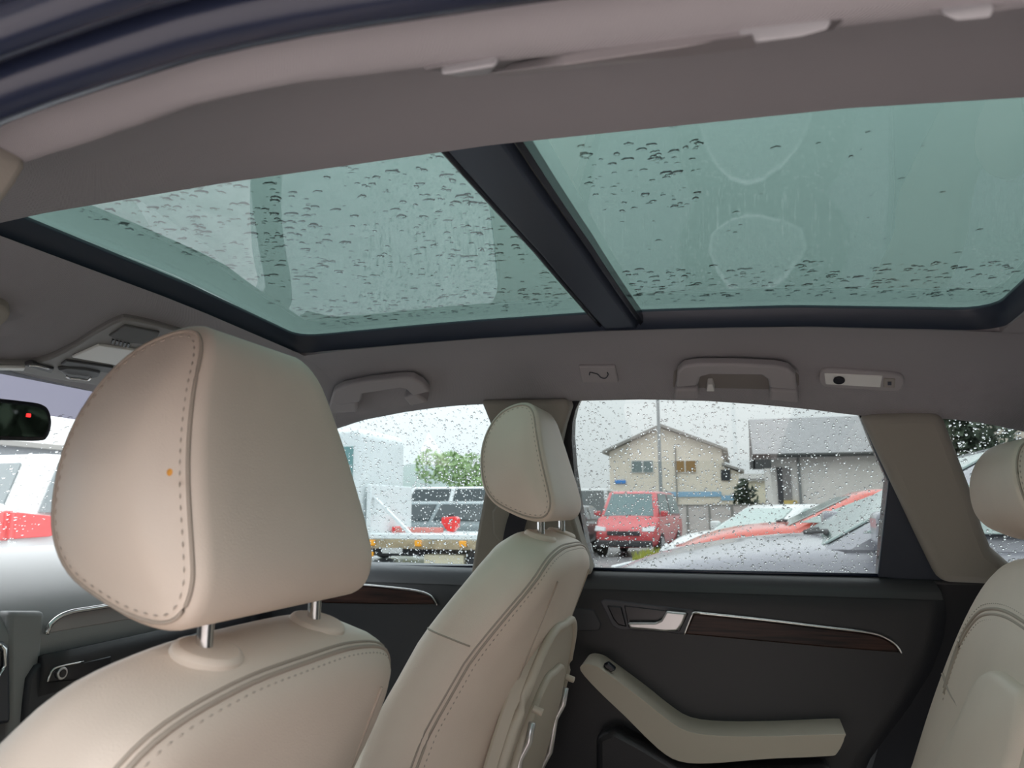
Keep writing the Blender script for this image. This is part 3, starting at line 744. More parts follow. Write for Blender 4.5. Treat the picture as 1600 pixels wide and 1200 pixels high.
r_ = tag(empty('coat_hook', NRP(1500, 8)), 'small roof fitting at the top right corner', 'hook')
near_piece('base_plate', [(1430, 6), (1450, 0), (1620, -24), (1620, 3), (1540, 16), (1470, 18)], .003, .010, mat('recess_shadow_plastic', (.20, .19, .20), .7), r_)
near_piece('hook_arm', [(1465, 4), (1550, -10), (1545, 10), (1490, 15)], .008, .008, HG, r_)

# ================================================================== FRONT OF THE CABIN
# dashboard: side profile swept across the car
def dashboard():
    root = tag(empty('dashboard', (-1.3, .0, .45)), 'grey dashboard with wood strip and glovebox', 'dashboard')
    prof = crom([(-1.82, 0, 1.112), (-1.6, 0, 1.118), (-1.4, 0, 1.120), (-1.26, 0, 1.108), (-1.17, 0, 1.078), (-1.125, 0, 1.04), (-1.12, 0, 1.005), (-1.13, 0, .97)], 5)
    lower = crom([(-1.105, 0, .985), (-1.10, 0, .96), (-1.115, 0, .90), (-1.15, 0, .80), (-1.22, 0, .68), (-1.3, 0, .60)], 5)
    def sweep(name, pr, y0, y1, mt, back):
        V = []; Fc = []; m_ = len(pr); ny = 12
        for k in range(ny+1):
            y = y0+(y1-y0)*k/ny
            for p in pr: V.append((p.x-.06*(abs(y)/.7)**3, y, p.z))
        for k in range(ny):
            for q in range(m_-1): Fc.append((k*m_+q, k*m_+q+1, (k+1)*m_+q+1, (k+1)*m_+q))
        o = build(name, V, Fc, mt, smooth=True); s = o.modifiers.new('solid', 'SOLIDIFY'); s.thickness = .02; s.offset = 0
        return setp(o, root)
    sweep('top_pad', prof, -.68, .68, GREYD, 0)
    sweep('lower_panel', lower, .03, .66, DARK, 0)
    X = -1.108
    wp = [PX(a, b, X) for a, b in [(73, 990), (84, 972), (110, 957), (160, 949), (330, 920), (330, 950), (200, 968), (120, 982)]]
    wsx = setp(slab('wood_strip', wp, (-.02, 0, 0), mat('wood_reflection_grey', (.32, .29, .29), .25, coat=.5), bevel=.002), root)  # the strip's pale reflection is put into its grey base colour
    setp(tube('chrome_edge', crom([PX(a, b, X+.006) for a, b in [(72, 991), (82, 972), (108, 957), (160, 948), (330, 919)]], 4), .0045, CHROME, n=6), wsx)
    # glovebox lid with lock
    X = -1.098
    gb = [PX(a, b, X) for a, b in [(40, 1100), (45, 1060), (58, 1040), (80, 1028), (200, 1005), (330, 985), (330, 1120), (100, 1150), (36, 1150)]]
    g_ = setp(slab('glovebox_lid', gb, (-.03, 0, 0), mat('glovebox_plastic', (.035, .035, .042), .45, bump=.1, bscale=900, kind='voronoi'), bevel=.006), root)
    hl = [PX(a, b, X+.008) for a, b in [(73, 1067), (80, 1050), (92, 1041), (130, 1034), (175, 1024), (172, 1056), (110, 1064)]]
    setp(slab('handle', hl, (-.012, 0, 0), BLACK, bevel=.003), g_)
    setp(tube('handle_edge', crom([PX(a, b, X+.010) for a, b in [(74, 1066), (80, 1050), (91, 1042), (130, 1034)]], 4), .002, CHROME, n=6), g_)
    c_ = PX(96, 1052, X+.009); setp(cyl('lock', c_-Vector((.004, 0, 0)), c_+Vector((.003, 0, 0)), .010, SATIN, n=20, bevel=.001), g_)
    setp(cyl('key_slot', c_-Vector((.004, 0, 0)), c_+Vector((.0036, 0, 0)), .0065, BLACK, n=16), g_)
    setp(slab('console_side', [PX(a, b, -1.106) for a, b in [(14, 955), (72, 955), (64, 1035), (44, 1075), (36, 1180), (14, 1180)]], (-.04, 0, 0), GREYD, bevel=.008), root)
    # centre stack with vent at the picture edge
    X = -1.09
    cs = [PX(a, b, X) for a, b in [(-120, 1000), (8, 1002), (17, 1010), (18, 1130), (-120, 1150)]]
    s_ = setp(slab('centre_stack', cs, (-.08, 0, 0), mat('stack_plastic', (.045, .047, .06), .4), bevel=.006), root)
    setp(slab('air_vent', [PX(a, b, X+.004) for a, b in [(-90, 1012), (0, 1010), (7, 1018), (6, 1040), (-3, 1055), (-90, 1062)]], (-.02, 0, 0), BLACK, bevel=.003), s_)
    setp(tube('vent_ring', [PX(a, b, X+.006) for a, b in [(-90, 1010), (0, 1008), (8, 1014), (7, 1040), (-2, 1058), (-90, 1066)]], .003, CHROME, n=6), s_)
    return root
dashboard()

# rear view mirror
def mirror():
    c0 = PX(82, 660, -1.08); root = tag(empty('rear_view_mirror', c0), 'black rear view mirror with a red indicator light', 'mirror')
    X = -1.08; yawn = Vector((1, -.30, -.075)).normalized()
    P0 = c0
    def MP(px, py, off=0.0): return plane_pt(px, py, P0+yawn*off, yawn)
    oc = crom([(-230, 610, 0), (-200, 600, 0), (-60, 616, 0), (40, 627, 0), (70, 633, 0), (80, 646, 0), (82, 665, 0), (76, 683, 0), (62, 689, 0), (0, 688, 0), (-100, 687, 0), (-215, 685, 0), (-232, 660, 0)], 4, True)
    ic = crom([(-222, 616, 0), (-195, 608, 0), (-60, 623, 0), (40, 634, 0), (66, 640, 0), (74, 651, 0), (75, 665, 0), (70, 677, 0), (60, 682, 0), (0, 681, 0), (-100, 680, 0), (-208, 678, 0), (-224, 656, 0)], 4, True)
    setp(slab('housing', [MP(p.x, p.y) for p in oc], -yawn*.035, BLACK, bevel=.006), root)
    setp(slab('mirror_glass', [MP(p.x, p.y, .001) for p in ic], -yawn*.003, mat('silvered_glass', (.55, .57, .56), .03, metal=1)), root)
    e = MP(45, 649, .002); setp(box('indicator_light', e, (.003, .006, .006), mat('red_led', (.9, .02, .02), .4, emit=(1, .02, .02), estr=3), bevel=.001), root)
    setp(cyl('mount', MP(-90, 630, -.03), MP(-90, 585, -.09), .012, BLACK, n=12), root)
    return root
mirror()

# overhead console on the sloping front headliner
def console():
    A = Vector((-.88, 0, zr(-.88))); B = Vector((-1.16, 0, zr(-1.16))); t = (B-A).normalized(); n = Vector((-t.z, 0, t.x)).normalized()
    if n.z > 0: n = -n
    def KP(px, py, off=0.0): return plane_pt(px, py, A+n*(.010+off), n)
    root = tag(empty('overhead_console', KP(150, 570)), 'grey overhead console with lamps and buttons by the windscreen', 'console')
    oc = crom([(-40, 562, 0), (0, 569, 0), (60, 566, 0), (110, 545, 0), (150, 520, 0), (185, 502, 0), (205, 500, 0), (260, 512, 0), (300, 530, 0), (280, 585, 0), (200, 604, 0), (140, 601, 0), (80, 592, 0), (20, 580, 0), (-40, 572, 0)], 4, True)
    setp(slab('housing', [KP(p.x, p.y) for p in oc], -n*.02, mat('console_grey', (.22, .21, .205), .5), bevel=.004), root)
    def part(nm, px, off, th, mt, bv=.002): return setp(slab(nm, [KP(a, b, off) for a, b in px], -n*th, mt, bevel=bv), root)
    lm = part('lamp_lens', [(112, 559), (155, 540), (240, 552), (230, 575), (185, 572)], .004, .008, LENS)
    part('lamp_lens', [(-20, 574), (40, 575), (38, 580), (-20, 579)], .004, .006, LENS)
    vt = part('microphone_grille', [(170, 526), (195, 509), (250, 520), (240, 540), (200, 536)], .003, .006, mat('grille_grey', (.10, .10, .10), .6))
    for k in range(5):
        setp(slab('slot', [KP(a, b, .0045) for a, b in [(176+k*6.0, 531+k*1.5), (179+k*6, 532+k*1.5), (173+k*6+4, 541-3+k*1.5), (170+k*6+4, 540-3+k*1.5)]], -n*.002, BLACK), vt)
    part('button', [(95, 571), (104, 564), (178, 575), (172, 584)], .004, .008, mat('console_dark', (.07, .07, .075), .45))
    d = part('sunroof_dial', [(90, 579), (105, 575), (135, 577), (158, 582), (155, 590), (130, 595), (104, 590)], .007, .012, mat('console_dark', (.07, .07, .075), .45), .004)
    setp(tube('chrome_edge', crom([KP(a, b, .012) for a, b in [(104, 588), (110, 591), (125, 592), (137, 594), (142, 590)]], 4), .002, CHROME, n=6), d)
    b = part('button', [(38, 572), (50, 568), (85, 577), (80, 584)], .004, .008, mat('console_dark', (.07, .07, .075), .45))
    setp(tube('chrome_edge', crom([KP(a, b_, .010) for a, b_ in [(46, 571), (60, 572), (76, 576)]], 4), .0018, CHROME, n=6), b)
console()
# sun visor clip at the picture edge
sv = crom([(-60, 470, 0), (-10, 478, 0), (10, 484, 0), (16, 494, 0), (8, 506, 0), (-10, 514, 0), (-60, 520, 0)], 3, True)
A_ = Vector((-.95, 0, zr(-.95)-.004)); N_ = Vector((.3, 0, -.954))
tag(slab('visor_clip', [plane_pt(p.x, p.y, A_+N_*.012, N_) for p in sv], -N_*.02, FABRIC2, bevel=.006), 'rounded visor clip under the headliner at the left edge', 'clip')

# ================================================================== OUTSIDE
GZ = -.08                                             # the yard lies a little under the car's zero plane
ASPH = mat('wet_asphalt', (.26, .26, .27), .30, bump=.3, bscale=60, var=.2)
tag(build('ground', [(-150, -150, GZ), (150, -150, GZ), (150, 300, GZ), (-150, 300, GZ)], [(0, 1, 2, 3)], ASPH), 'wet grey asphalt yard around the car', kind='structure')
PAVE = mat('pale_pink_concrete', (.56, .46, .425), .6, bump=.2, bscale=40, var=.06)
pv = tag(empty('pavement', (0, -4.4, GZ)), 'pale pinkish concrete slabs beside the open car door', kind='structure')
sl_ = None
for i in range(10):
    for j in range(7):
        if sl_ is None:
            sl_ = box('paving_slab', (0, 0, .015), (.98, .98, .05), PAVE, None, bevel=.008, seg=1); o = sl_
        else:
            o = sl_.copy(); col.objects.link(o)
        o.parent = pv; o.location = (-4.5+i*1.0, -3.0+j*1.0, random.uniform(-.004, .004))
CGLASS = mat('car_glass_dark', (.03, .045, .05), .06, spec=.8)
CGLASS_L = mat('car_glass_pale', (.42, .52, .50), .08, spec=.8)
TYRE = mat('tyre_rubber', (.02, .02, .022), .7)
RIM = mat('alloy_rim', (.45, .46, .48), .35, metal=.7)
REDL = mat('red_lamp_plastic', (.75, .03, .03), .25, coat=.5)
HEADL = mat('headlamp_glass', (.75, .78, .8), .15)
AMBER = mat('amber_lamp', (.9, .38, .02), .35)
BUMP = mat('grey_bumper', (.05, .05, .055), .6)

def vehicle(name, label, cat, loc, rz, L, W, paint, hood, belt, roof, xh, xr0, xr1, xt, deck=None, nose=.62, glass=CGLASS, mirrors=True, tail=True, front=True, clad=False, wheel=.33, group=None):
    """vehicle facing -x.  xh: screen base, xr0/xr1: roof start/end, xt: rear glass base (fractions of L from the nose)"""
    root = tag(empty(name, (loc[0], loc[1], GZ), rz), label, cat, group)
    X = lambda f: (f-.5)*L
    deck = belt if deck is None else deck
    prof = [(0, nose-.10, .80), (.012, nose+.02, .86), (.05, nose+.12, .94), (.12, hood-.07, .985), (xh*.75, hood-.02, 1), (xh, hood+.01, 1), (xr0, belt, 1), ((xr0+xr1)/2, belt, 1), (xr1, belt, 1), (xt, deck, .99), (max(xt+.01, .96), deck-.02, .96), (.988, deck-.10, .90), (1, deck-.22, .82)]
    V = []; Fc = []
    for f, zt, wf in prof:
        w_ = W/2*wf; zb = .24 if .02 < f < .98 else .34
        half = [(w_*.84, zb), (w_*.96, zb+.10), (w_, (zb+zt)/2), (w_*.985, zt-.10), (w_*.93, zt-.025), (w_*.78, zt+.004), (w_*.4, zt+.022), (0, zt+.028)]
        ring_ = [(-a, b) for a, b in half[:-1]]+[half[-1]]+[(a, b) for a, b in reversed(half[:-1])]
        V += [(X(f), y, z) for y, z in ring_]; m_ = len(ring_)
    for i in range(len(prof)-1):
        for q in range(m_): Fc.append((i*m_+q, i*m_+(q+1) % m_, (i+1)*m_+(q+1) % m_, (i+1)*m_+q))
    Fc += [list(range(m_)), list(range((len(prof)-1)*m_, len(prof)*m_))]
    build('body', V, Fc, paint, root, smooth=True, subd=1)
    wb, wt = W/2*.93, W/2*.74
    def ringz(z, a, b, hw): return [Vector((X(a), -hw*.93, z)), Vector((X(a)+.10, -hw, z)), Vector((X(b)-.10, -hw, z)), Vector((X(b), -hw*.93, z)), Vector((X(b), hw*.93, z)), Vector((X(b)-.10, hw, z)), Vector((X(a)+.10, hw, z)), Vector((X(a), hw*.93, z))]
    R0 = ringz(belt-.06, xh-.01, xt+.005, wb); R1 = ringz(roof-.06, xr0, xr1, wt*1.03); R2 = ringz(roof-.012, xr0+.03, xr1-.03, wt*.93); R3 = ringz(roof, xr0+.08, xr1-.08, wt*.55)
    V = R0+R1+R2+R3; Fc = []
    for r in range(3):
        for k in range(8): Fc.append((r*8+k, r*8+(k+1) % 8, (r+1)*8+(k+1) % 8, (r+1)*8+k))
    Fc += [list(range(8)), list(range(24, 32))]
    build('cabin', V, Fc, paint, root, bevel=.03, seg=2)
    def quad(nm, a, b, c, d, ins, mt, th=.012):
        P = [a, b, c, d]; cen = sum(P, Vector())/4; n = (b-a).cross(d-a).normalized()
        if n.dot(cen-Vector((0, 0, belt))) < 0 and abs(n.z) < .95 and n.dot(Vector((cen.x-X((xh+xt)/2), cen.y, .2))) < 0: n = -n
        Q = [p+(cen-p)*ins for p in P]
        return slab(nm, [q+n*.004 for q in Q], n*th, mt, root, bevel=.004)
    quad('windscreen', R0[7], R0[0], R1[0], R1[7], .10, glass); quad('rear_window', R0[3], R0[4], R1[4], R1[3], .13, glass)
    for s, (i0, i1) in ((-1, (1, 2)), (1, (6, 5))):
        a, b, c, d = R0[i0], R0[i1], R1[i1], R1[i0]
        a = a+Vector((0, 0, .07)); b = b+Vector((0, 0, .07))
        ts = (0, .48, 1)
        for t0, t1 in zip(ts, ts[1:]):
            q0, q1, q2, q3 = a.lerp(b, t0), a.lerp(b, t1), d.lerp(c, t1), d.lerp(c, t0)
            n = Vector((0, s, .25)).normalized(); cen = (q0+q1+q2+q3)/4
            slab('side_window', [p+(cen-p)*.09+n*.006 for p in (q0, q1, q2, q3)], n*.010, glass, root, bevel=.004)
        if mirrors: box('door_mirror', (X(xh)+.22, s*(wb+.12), belt+.05), (.10, .20, .15), paint, root, bevel=.03)
        for f in (.19, .80):
            wh = cyl('wheel', (X(f), s*(W/2-.20), wheel), (X(f), s*(W/2+.012), wheel), wheel, TYRE, root, n=24, bevel=.02)
            cyl('rim', (X(f), s*(W/2-.05), wheel), (X(f), s*(W/2+.02), wheel), wheel*.66, RIM, wh, n=20, bevel=.01)
        if front: slab('headlight', [Vector(p) for p in ((X(.022), s*W*.44, nose-.02), (X(.012), s*W*.27, nose-.03), (X(.012), s*W*.27, nose+.08), (X(.06), s*W*.45, nose+.12))], (-.03, s*.03, .0), HEADL, root, bevel=.012)
        if tail: slab('tail_light', [Vector(p) for p in ((X(.985), s*W*.22, deck-.26), (X(.985), s*W*.46, deck-.26), (X(.985), s*W*.46, deck-.06), (X(.985), s*W*.22, deck-.10))], (.07, 0, 0), REDL, root, bevel=.015); slab('tail_light', [Vector(p) for p in ((X(.995), s*W*.44, deck-.25), (X(.945), s*W*.475, deck-.24), (X(.89), s*W*.49, deck-.17), (X(.945), s*W*.475, deck-.10), (X(.995), s*W*.44, deck-.07))], (0, s*.095, 0), REDL, root, bevel=.01)
    if front:
        box('grille', (X(.006), 0, nose-.08), (.10, W*.5, .12), BUMP, root, bevel=.015)
        box('front_bumper', (X(.01), 0, .38), (.16, W*.86, .18), BUMP if clad else paint, root, bevel=.05)
        for s in (-1, 1): tube('wiper', [(X(xh)-.02, s*.02+.35*s*0, hood+.035), (X(xh)+.06, -.30+.45*(s > 0), hood+.05), (X(xh)+.03, -.55+.75*(s > 0), hood+.045)], .012, BUMP, root, n=6)
    if tail: box('rear_bumper', (X(.995), 0, .42), (.14, W*.88, .2), paint, root, bevel=.05)
    return root
def pnt(name, c, r=.28): return mat(name, c, r, coat=.6)

SILV = pnt('silver_car_paint', (.30, .30, .34)); REDP = pnt('red_car_paint', (.62, .10, .07)); WHITEP = pnt('white_car_paint', (.72, .74, .74)); VANR = pnt('red_van_paint', (.60, .09, .10)); DGREY = pnt('dark_grey_paint', (.07, .075, .085)); TEAL = pnt('grey_green_paint', (.20, .24, .25))

# vehicles seen through the rear door window
vehicle('parked_car', 'silver car parked alongside, its bonnet filling the lower rear window', 'car', (1.40, 3.45), 0, 4.5, 1.85, SILV, 1.145, 1.17, 1.64, .27, .45, .86, .97, nose=.86, glass=CGLASS_L, wheel=.36)
vehicle('parked_car', 'red car between the silver car and the white car', 'car', (1.45, 7.2), 0, 4.4, 1.78, REDP, 1.15, 1.16, 1.50, .26, .41, .80, .96, nose=.84, glass=CGLASS_L, mirrors=False)
vehicle('parked_car', 'white saloon car parked in front of the grey building', 'car', (.80, 12.8), math.radians(40), 4.4, 1.76, WHITEP, .96, .98, 1.40, .27, .42, .72, .88, deck=.98, glass=CGLASS_L)
c = PY(995, 830, 21.0)
vehicle('parked_van', 'small red van facing the car before the beige house', 'van', (c.x, 21.8), math.radians(84), 4.1, 1.86, VANR, 1.12, 1.15, 1.86, .16, .27, .97, 1.0, nose=.74, glass=mat('van_windscreen', (.16, .24, .25), .1), tail=False, clad=True)
c = PY(908, 830, 19.0)
vehicle('parked_car', 'dark car left of the red van beside the passenger headrest', 'car', (c.x-1.0, 20.8), math.radians(86), 4.3, 1.78, DGREY, .98, 1.0, 1.45, .25, .4, .85, .97)
c = PY(938, 800, 27)
vehicle('parked_van', 'pale grey van half hidden behind the red van', 'van', (c.x-.6, 29), math.radians(90), 4.6, 1.9, pnt('pale_grey_paint', (.5, .52, .52)), 1.2, 1.25, 2.15, .14, .24, .97, 1.0, nose=.8)

# vehicles seen through the front windows
cc = Vector((-.77, .64)); 
vehicle('parked_car', 'white hatchback with red tail lights ahead of the windscreen', 'car', (-5.40, 4.95), math.radians(-92), 4.3, 1.82, WHITEP, 1.12, 1.25, 1.72, .25, .38, .93, .985, deck=1.36, glass=mat('tinted_rear_glass', (.10, .13, .135), .1, spec=.8))
vehicle('parked_car', 'dark estate car behind the flatbed truck', 'car', (-7.9, 17.0), math.radians(3), 4.6, 1.8, TEAL, .98, 1.02, 1.52, .25, .38, .93, .99, glass=CGLASS, wheel=.34)
vehicle('parked_car', 'pale hatchback right of the dark estate car', 'car', (-9.2, 24.6), math.radians(-4), 4.0, 1.75, pnt('pale_blue_paint', (.60, .66, .66)), 1.0, 1.05, 1.55, .25, .4, .9, .98, glass=CGLASS_L)
vehicle('parked_van', 'white minibus with dark windows beneath the trees', 'van', (-12.8, 31), math.radians(3), 5.6, 1.95, WHITEP, 1.25, 1.3, 2.35, .13, .22, .97, 1.0, nose=.85)
vehicle('parked_car', 'dark grey car beyond the white hatchback', 'car', (-19.5, 14.0), math.radians(-70), 4.4, 1.8, DGREY, .98, 1.05, 1.55, .25, .4, .9, .98)
vehicle('parked_van', 'grey van far ahead beyond the white hatchback', 'van', (-24.5, 22.5), math.radians(-80), 5.2, 2.0, pnt('mid_grey_paint', (.28, .29, .31)), 1.25, 1.3, 2.3, .14, .22, .97, 1.0, nose=.85)

# flatbed recovery truck
def truck():
    Y = 13.0; o = PY(605, 845, Y)
    root = tag(empty('flatbed_truck', (o.x, Y, GZ)), 'white flatbed truck with amber lamps outside the front door window', 'truck')
    WB = mat('truck_white', (.70, .74, .74), .4, coat=.3); BR = mat('weathered_board', (.34, .27, .17), .8, var=.3)
    prof = [(-2.6, .5), (-2.6, 1.25), (-2.35, 1.6), (-1.95, 2.7), (-1.7, 2.88), (-.25, 2.92), (-.1, 2.8), (-.08, .5)]
    slab('cab', [Vector((a, -.95, b)) for a, b in prof], (0, 1.9, 0), WB, root, bevel=.09)
    for s in (-.955, .955):
        slab('cab_window', [Vector((a, s, b)) for a, b in ((-1.9, 1.85), (-.32, 1.85), (-.32, 2.55), (-1.62, 2.55))], (0, -.012 if s < 0 else .012, 0), mat('truck_glass', (.12, .26, .26), .1), root, bevel=.03)
        slab('cab_door', [Vector((a, s, b)) for a, b in ((-1.98, .62), (-.3, .62), (-.3, 1.78), (-1.98, 1.78))], (0, -.02 if s < 0 else .02, 0), WB, root, bevel=.03)
    box('headboard', (.05, 0, 1.25), (.10, 1.9, 1.1), WB, root, bevel=.02)
    slab('brace', [Vector((a, -.9, b)) for a, b in ((.1, 1.55), (.16, 1.55), (.95, .86), (.85, .86))], (0, .08, 0), WB, root, bevel=.01)
    box('deck', (1.7, 0, .80), (3.2, 1.95, .10), WB, root, bevel=.015)
    for s in (-.98, .98):
        box('side_board', (1.7, s, .66), (3.2, .04, .17), BR, root, bevel=.008)
    for x in (.18, 1.15, 2.05, 3.0): 
        box('amber_lamp', (x, -1.015, .68), (.14, .04, .11), AMBER, root, bevel=.012)
    box('amber_lamp', (.15, -1.0, .46), (.13, .06, .10), AMBER, root, bevel=.012)
    box('chassis', (.6, 0, .48), (5.2, .8, .16), BUMP, root, bevel=.02)
    box('tool_box', (1.62, -.72, .36), (.80, .35, .22), mat('cream_box', (.62, .56, .40), .6), root, bevel=.02)
    for x in (-1.9, 2.45):
        for s in (-.7, .7):
            wh = cyl('wheel', (x, s-.14, .40), (x, s+.14, .40), .40, TYRE, root, n=24, bevel=.03); cyl('rim', (x, s-.15, .4), (x, s+.15, .4), .2, RIM, wh, n=18)
    box('number_plate', (.62, -1.02, .54), (.42, .012, .10), mat('dull_plate', (.5, .5, .48), .5), root)
truck()
# red lamp cluster and stripe of goods on the flatbed
o = PY(655, 828, 13.0)
r_ = tag(empty('ramp_board', (o.x, 13.0, .77)), 'long red and white striped board lying on the flatbed', 'board')
b_ = box('plank', (0, 0, .05), (.95, .30, .10), mat('faded_red', (.62, .22, .19), .5), None, bevel=.01); b_.parent = r_
b_ = box('end_cap', (-.50, 0, .06), (.07, .31, .12), REDL, None, bevel=.01); b_.parent = r_
o = PY(703, 822, 13.3)
r_ = tag(empty('fuel_can', (o.x, 13.35, .77)), 'bright red fuel can at the end of the flatbed', 'fuel can')
b_ = slab('can_body', [Vector((a, -.09, b)) for a, b in ((-.17, .30), (-.19, .20), (-.05, .02), (.07, .0), (.17, .12), (.18, .28), (.12, .32))], (0, .18, 0), REDL, None, bevel=.02); b_.parent = r_
b_ = box('handle', (-.02, 0, .34), (.18, .03, .05), BUMP, None, bevel=.01); b_.parent = r_

# houses -------------------------------------------------------------
REND = mat('beige_render', (.78, .71, .60), .85, var=.04); REND2 = mat('pale_render', (.76, .73, .69), .85, var=.05); SLATE = mat('grey_slate', (.27, .27, .28), .55, bump=.4, bscale=8, var=.15)
EAVE = mat('grey_eave', (.30, .29, .27), .7); WFRAME = mat('white_window_frame', (.75, .75, .72), .5)
def house():
    Y = 42.0; D = 11.0
    g = lambda px, py: PY(px, py, Y)
    c = g(1040, 800); root = tag(empty('house', (c.x, Y, GZ)), 'beige gabled two storey house with a blue band', 'house')
    Lx, Rx, Ax = g(952, 706).x, g(1127, 706).x, g(1033, 669).x; ze_, za = g(952, 706).z, g(1033, 669).z
    setp(slab('wall', [Vector((Lx, Y, GZ)), Vector((Rx, Y, GZ)), Vector((Rx, Y, ze_)), Vector((Ax, Y, za)), Vector((Lx, Y, ze_))], (0, D, 0), REND), root)
    for a, b in (((Lx-.35, ze_-.12), (Ax, za+.06)), ((Rx+.35, ze_-.14), (Ax, za+.06))):
        setp(slab('roof', [Vector((a[0], Y-.45, a[1])), Vector((b[0], Y-.45, b[1])), Vector((b[0], Y-.45, b[1]+.16)), Vector((a[0], Y-.45, a[1]+.16))], (0, D+.8, 0), EAVE), root)
    # lean-to
    lx = g(1157, 740).x
    setp(slab('lean_to', [Vector((Rx, Y, GZ)), Vector((lx, Y, GZ)), Vector((lx, Y, g(1157, 739).z)), Vector((Rx, Y, g(1127, 728).z))], (0, D*.8, 0), REND), root)
    setp(slab('lean_to_roof', [Vector((Rx, Y-.3, g(1127, 727).z)), Vector((lx+.2, Y-.3, g(1160, 738).z)), Vector((lx+.2, Y-.3, g(1160, 738).z+.14)), Vector((Rx, Y-.3, g(1127, 727).z+.14))], (0, D*.85, 0), EAVE), root)
    for (x0, x1, y0, y1, cl, nm) in ((988, 1003, 720, 738, (.20, .25, .25), 'pale_pane'), (1006, 1020, 720, 738, (.20, .25, .25), 'pale_pane'), (1055, 1069, 720, 738, (.32, .19, .07), 'brown_pane'), (1072, 1087, 720, 738, (.32, .19, .07), 'brown_pane'), (1128, 1140, 735, 750, (.03, .035, .04), 'dark_pane')):
        a, b = g(x0-1, y1+1), g(x1+1, y0-1)
        f = setp(box('window', ((a.x+b.x)/2, Y-.03, (a.z+b.z)/2), (b.x-a.x, .10, b.z-a.z), WFRAME if nm != 'dark_pane' else BUMP), root)
        a, b = g(x0, y1), g(x1, y0)
        setp(box('pane', ((a.x+b.x)/2, Y-.07, (a.z+b.z)/2), (b.x-a.x, .06, b.z-a.z), mat(nm, cl, .3)), f)
    BL = mat('blue_band_paint', (.28, .48, .66), .6)
    for x0, x1, y0, y1 in ((952, 1127, 768, 777), (1127, 1157, 774, 782)):
        a, b = g(x0, y1), g(x1, y0); setp(box('band', ((a.x+b.x)/2, Y-.03, (a.z+b.z)/2), (b.x-a.x, .08, b.z-a.z), BL), root)
    a, b = g(961, 756), g(978, 750); setp(box('sign', ((a.x+b.x)/2, Y-.06, (a.z+b.z)/2), (b.x-a.x, .08, b.z-a.z), mat('sign_blue', (.05, .25, .65), .5), bevel=.05), root)
    a, b = g(1060, 826), g(1060, 700); setp(cyl('downpipe', (a.x, Y-.08, GZ), (a.x, Y-.08, b.z), .04, EAVE, n=10), root)
house()
def yard_wall():
    Y = 34.0; a, b = PY(1040, 790, Y), PY(1215, 790, Y)
    root = tag(empty('yard_wall', ((a.x+b.x)/2, Y, GZ)), 'low pinkish boundary wall in front of the beige house', 'wall')
    PW = mat('pinkish_render', (.66, .61, .58), .85, var=.05); n = 5
    for k in range(n):
        x0, x1 = a.x+(b.x-a.x)*k/n, a.x+(b.x-a.x)*(k+1)/n
        setp(box('panel', ((x0+x1)/2, Y, (a.z+GZ)/2), (x1-x0-.05, .16, a.z-GZ), PW, bevel=.01), root)
        setp(box('post', (x0, Y-.02, (a.z+GZ)/2+.02), (.10, .22, a.z-GZ+.04), EAVE, bevel=.01), root)
    setp(box('coping', ((a.x+b.x)/2, Y, a.z+.02), (b.x-a.x, .26, .06), EAVE, bevel=.01), root)
yard_wall()
